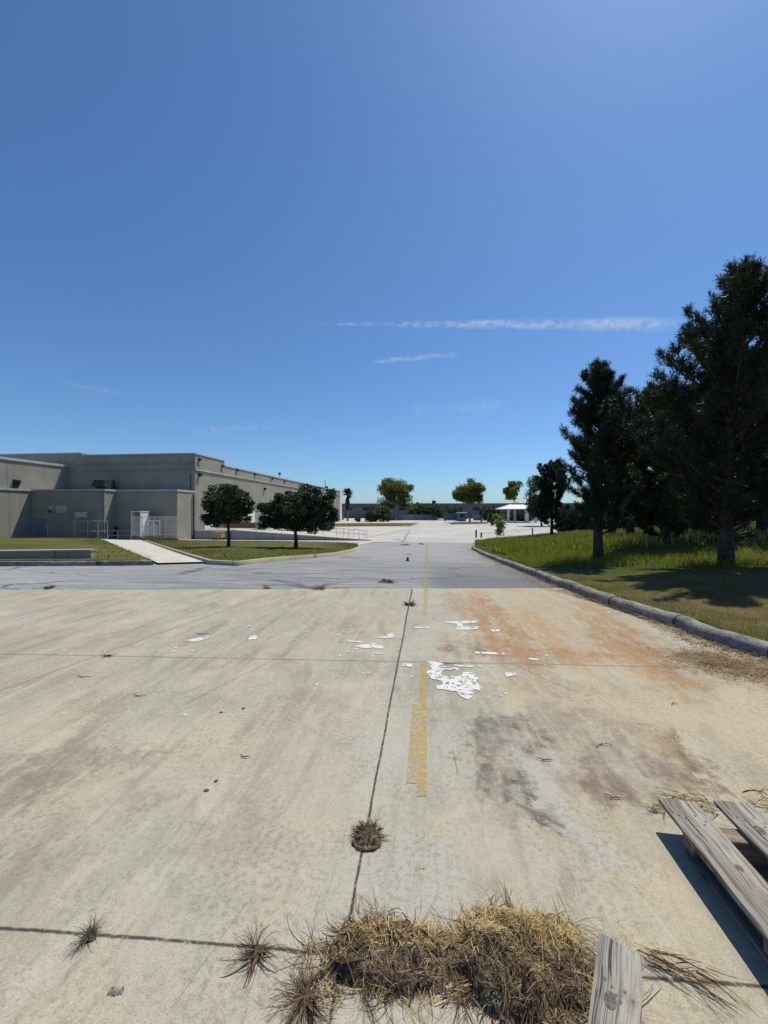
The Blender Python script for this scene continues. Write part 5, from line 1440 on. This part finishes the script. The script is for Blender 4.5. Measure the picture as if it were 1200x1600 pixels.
# small dry twigs and leaves on the slab
random.seed(77)
for px, py, L_, az, lab in ((945, 1168, .12, .3, "curved dark twig on the purple stain"), (850, 1187, .10, 3.0, "thin bent twig on the pale blue stain"), (957, 1246, .08, 2.8, "short dark twig left of the pallet"), (803, 1222, .05, 2.6, "tiny dark twig on the oily stain"),
                            (383, 1183, .07, 2.9, "dark curled twig on the left slab"), (1055, 1102, .07, .4, "small twig on the right lane below the straw patch"), (218, 1087, .12, 3.1, "dry twig lying on the left slab far from weeds"), (700, 1035, .30, 3.0, "flat brown leaf scrap at the top of the biggest paint patch"), (316, 990, .2, 3.0, "dark scrap near the long white chip"), (132, 1057, .16, 3.0, "dark scrap on the far left slab")):
    p = hit(px, py); d_ = Vector((math.cos(az), math.sin(az), 0)); s_ = Vector((-d_.y, d_.x, 0))
    pts = [p + d_ * (L_ * (k / 4 - .5)) + s_ * (L_ * .18 * math.sin(k / 4 * 3.1)) + Vector((0, 0, .006 + .006 * (k % 2))) for k in range(5)]
    mb = MB(); mb.tube(pts, [.0015, .003, .0032, .0026, .001], 5); mb.tube([pts[2], pts[2] + s_ * L_ * .2 + d_ * L_ * .15 + Vector((0, 0, .008))], [.002, .001], 4)
    tag(mb.build("twig", M['redleaf']), lab, "twig", "twigs and scraps on the slab")
for px, py, s_, lab in ((322, 1237, .014, "brown crumpled leaf on the left slab"), (337, 1222, .011, "smaller dark leaf beside the brown one"), (380, 1108, .014, "dark leaf high on the left slab"), (345, 1114, .014, "dark leaf left of another on the left slab")):
    p = hit(px, py); me = MB()
    pts = [(p.x + s_ * math.cos(a) * random.uniform(.7, 1.3), p.y + s_ * .7 * math.sin(a) * random.uniform(.7, 1.2), .003 + random.uniform(0, .006)) for a in np.linspace(0, 5.6, 9)]
    me.add(pts + [(p.x, p.y, .007)], [(k, (k + 1) % 9, 9) for k in range(9)])
    tag(me.build("dry_leaf", M['redleaf']), lab, "leaf", "fallen leaves on the slab")
# dark peg on the road
p = hit(637, 876)
pg = empty("road_peg", p, "small black peg standing on the asphalt left of the centre line", "peg")
MB().tube([p - Vector((0, 0, .02)), p + Vector((0, 0, .10)), p + Vector((.02, 0, .125))], [.055, .04, .03], 8).build("stub", M['darkmetal'], pg)
MB().tube([p - Vector((0, 0, .012)), p + Vector((0, 0, .012))], .075, 12).build("base", M['darkmetal'], pg)
# small square scuff
sheet("paint_scuff", torn(gl([(168, 1547), (192, 1544), (190, 1558), (165, 1559)]), .004), .003, mat_paint("scuff", (.13, .12, .11), .5, 150, .12), 'structure')

# ---------------------------------------------------------------- pallet and loose board
def board(name, o, u, v, n, L, W, T, mat, parent, nails=(), knot=None):
    """board in its own frame: length along local Y so the wood grain follows it"""
    bm = bmesh.new()
    nx, ny = 3, 14
    bmesh.ops.create_cube(bm, size=1)
    bmesh.ops.scale(bm, vec=(W, L, T), verts=bm.verts)
    bmesh.ops.subdivide_edges(bm, edges=[e for e in bm.edges if abs((e.verts[0].co - e.verts[1].co).y) > L * .5], cuts=10)
    for v_ in bm.verts:
        v_.co.x += random.uniform(-.0022, .0022); v_.co.z += random.uniform(-.0012, .0012) + .004 * (v_.co.x / W) ** 2
        if abs(abs(v_.co.y) - L / 2) < .01: v_.co.y += random.uniform(-.004, .004)
    bmesh.ops.bevel(bm, geom=[e for e in bm.edges if e.calc_face_angle(0) > .9], offset=.0022, segments=2, affect='EDGES')
    me = bpy.data.meshes.new(name); bm.to_mesh(me); bm.free()
    ob = link(bpy.data.objects.new(name, me)); me.materials.append(mat)
    Mx = Matrix((v, u, n)).transposed().to_4x4(); Mx.translation = Vector(o)
    if parent is not None:
        ob.parent = parent
        ob.matrix_local = Matrix.Translation(-parent.location) @ Mx
    else: ob.matrix_world = Mx
    if nails:
        for (a_, b_) in nails:
            c = MB(); ctr = Vector(o) + Vector(v) * a_ + Vector(u) * b_ + Vector(n) * (T / 2 + .0012)
            c.tube([ctr - Vector(n) * .003, ctr + Vector(n) * .0008], .0042, 8)
            c.build("nail", M['darkmetal'], parent)
    if knot:
        c = MB(); ctr = Vector(o) + Vector(v) * knot[0] + Vector(u) * knot[1] + Vector(n) * (T / 2)
        k_n = 20
        pts = [ctr + Vector(v) * knot[2] * math.cos(6.283 * k / k_n) + Vector(u) * knot[2] * 1.35 * math.sin(6.283 * k / k_n) + Vector(n) * .0016 for k in range(k_n)]
        c.add(pts + [ctr + Vector(n) * .004], [(k, (k + 1) % k_n, k_n) for k in range(k_n)])
        c.build("knot", M['knot'], parent)
    return ob
def mat_knot():
    t = NT("wood_knot"); P = t.noise(90, 4, .6)
    t.bsdf(t.mix(t.rng(P, .35, .65), (.085, .068, .055), (.19, .165, .135)), .8, t.bump(P, .4, .003), .2); return t.m
M['knot'] = mat_knot()
ZT = .130
c1, c2 = hit(1030, 1248, lambda x, y: ZT), hit(1200, 1466, lambda x, y: ZT)
U = (c2 - c1); U.z = 0; U.normalize(); Vv = Vector((-U.y, U.x, 0)); Nn = Vector((0, 0, 1))     # U towards the camera, Vv to the right
if Vv.x < 0: Vv = -Vv
pal = empty("pallet", (c1.x, c1.y, 0), "weathered grey wooden pallet at the lower right, partly out of frame", "pallet")
Lb, Tb = 1.15, .021
Wb = (hit(1083, 1249, lambda x, y: ZT) - c1).dot(Vv)
g2x = (hit(1111, 1246, lambda x, y: ZT) - c1).dot(Vv)
print("board width", Wb, "second at", g2x)
random.seed(3)
offs = [0, g2x, g2x + Wb + .085, g2x + 2 * (Wb + .085), g2x + 3 * (Wb + .085)]
for k, of in enumerate(offs):
    sh = (0, -.02, .04, .01, 0)[k]
    ctr = c1 + Vv * (of + Wb / 2) + U * (Lb / 2 + sh) - Nn * (Tb / 2)
    nl = [(-.03, -Lb / 2 + .12), (.02, -Lb / 2 + .10), (.045, -Lb / 2 + .13), (-.05, -Lb / 2 + .105), (.03, -Lb / 2 + .15)]
    board("deck_board", ctr, U, Vv, Nn, Lb, Wb, Tb, M['wood'], pal, nl, (-.005, -Lb / 2 + .17, .018) if k == 1 else ((.02, -Lb / 2 + .36, .012) if k == 0 else None))
for b_ in (.16, Lb / 2, Lb - .14):
    Ls = offs[-1] + Wb - .03
    ctr = c1 + Vv * (.035 + Ls / 2) + U * b_ + Nn * (-Tb - .0015 - (ZT - Tb - .02) / 2)
    board("stringer", ctr, Vv, U, Nn, Ls, .045 if b_ > .3 else .08, ZT - Tb - .022, M['stringer'], pal)
for k, of in enumerate((.02, offs[-1])):
    ctr = c1 + Vv * (of + Wb / 2) + U * (Lb / 2) + Nn * (-ZT + .0095)
    board("bottom_board", ctr, U, Vv, Nn, Lb - .3, Wb * .9, .018, M['stringer'], pal)

# loose board leaning on the straw at the bottom
ZL = .155
a, b = hit(936, 1462, lambda x, y: ZL), hit(1006, 1490, lambda x, y: ZL)
a2, b2 = hit(914, 1600, lambda x, y: ZL - .02), hit(1008, 1600, lambda x, y: ZL - .02)
u1 = ((a2 - a) + (b2 - b)); u1.z = 0; u1.normalize()
u1 = Vector((u1.x, u1.y, -.09)).normalized()
v1 = Vector((-u1.y, u1.x, 0)).normalized()
if v1.x < 0: v1 = -v1
n1 = u1.cross(v1).normalized()
if n1.z < 0: n1 = -n1
wl = (b - a).dot(v1)
print("loose", wl, u1)
lb = empty("loose_board", (a.x, a.y, 0), "grey knotted board end lying on the straw heap at the bottom", "board")
ctr = a + v1 * wl / 2 + u1 * .45 - n1 * .011
kw = dict(parent=lb)
board("plank", ctr, u1, v1, n1, .92, wl, .022, M['wood2'], lb, [(-.03, -.335), (-.012, -.325), (.0, -.31), (.02, -.33), (.04, -.32), (.012, -.30)], (-.012, -.29, .016))
board("support_block", ctr - v1 * (wl * .35) + u1 * .05 - Vector((0, 0, .065)), u1, v1, n1, .30, .07, .085, M['stringer'], lb)

# ---------------------------------------------------------------- contrails high in the sky
def contrail(name, pxa, pxb, d, r0, r1, dens, label, seed):
    a, b = atd(*pxa, d), atd(*pxb, d)
    ax = (b - a); L = ax.length; ax.normalize()
    mb = MB(); n = 12
    loc = a.lerp(b, .5)
    pts = [Vector((L * (k / n - .5), 0, 0)) for k in range(n + 1)]
    rs = [r0 + (r1 - r0) * k / n for k in range(n + 1)]; rs[0] *= .3; rs[-1] *= .5
    mb.tube(pts, rs, 12)
    t = NT(name + "_vapour"); P = t.xyz()
    f = t.rng(P[0], -L / 2, L / 2, 0, 1, False)
    rad = t.ma('SQRT', t.ma('ADD', t.ma('MULTIPLY', P[1], P[1]), t.ma('MULTIPLY', P[2], P[2])))
    R_ = t.ma('MULTIPLY_ADD', f, r1 - r0, r0)
    fall = t.rng(t.ma('DIVIDE', rad, R_), .1, .95, 1, 0)
    n1_ = t.rng(t.noise(1, 4, .6, t.map(loc=(seed, 0, 0), sc=(.011, .02, .02))), .36, .66)
    n2_ = t.rng(t.noise(1, 3, .6, t.map(loc=(seed * 3, 0, 0), sc=(.0022, .003, .003))), .38, .62, .25, 1)
    ends = t.ma('MULTIPLY', t.rng(f, 0, .08), t.rng(f, .85, 1, 1, 0))
    den = t.ma('MULTIPLY', t.ma('MULTIPLY', fall, n1_), t.ma('MULTIPLY', t.ma('MULTIPLY', n2_, ends), dens))
    vs_ = t.n('ShaderNodeVolumeScatter'); t.inp(vs_.inputs['Density'], den); vs_.inputs['Color'].default_value = (1, 1, 1, 1); vs_.inputs['Anisotropy'].default_value = .35
    t.t.links.new(vs_.outputs[0], t.out.inputs['Volume'])
    ob = mb.build(name, t.m)
    xa = ax; ya = Vector((0, 0, 1)).cross(xa).normalized(); za = xa.cross(ya)
    Mx = Matrix((xa, ya, za)).transposed().to_4x4(); Mx.translation = loc
    ob.matrix_world = Mx
    try: t.m.cycles.volume_step_rate = .12
    except Exception as ex: print("step", ex)
    return tag(ob, label, "contrail", "white contrails")
contrail("contrail", (480, 507), (1075, 507), 4000, 20, 108, .012, "long white contrail widening to the right towards the tall pine", 3.0)
contrail("contrail", (578, 566), (722, 553), 4000, 34, 42, .022, "short slanted white contrail below the long one", 11.0)
for pa_, pb_, r_, dn_, lab_, sd_ in (((95, 598), (195, 616), 44, .008, "faint short cloud wisp over the warehouse roof, left", 21.0), ((325, 670), (425, 668), 50, .008, "faint flat cloud wisp low above the oaks", 27.0), ((440, 716), (530, 720), 44, .008, "faintest cloud wisp near the horizon over the palm", 35.0), ((640, 640), (800, 632), 110, .002, "soft pale cloud wisp under the short contrail", 41.0)):
    o = contrail("cloud_wisp", pa_, pb_, 4200, r_, r_, dn_, lab_, sd_); o['category'] = "cloud wisp"; o['group'] = "faint cloud wisps"
print("objects", len(bpy.data.objects))
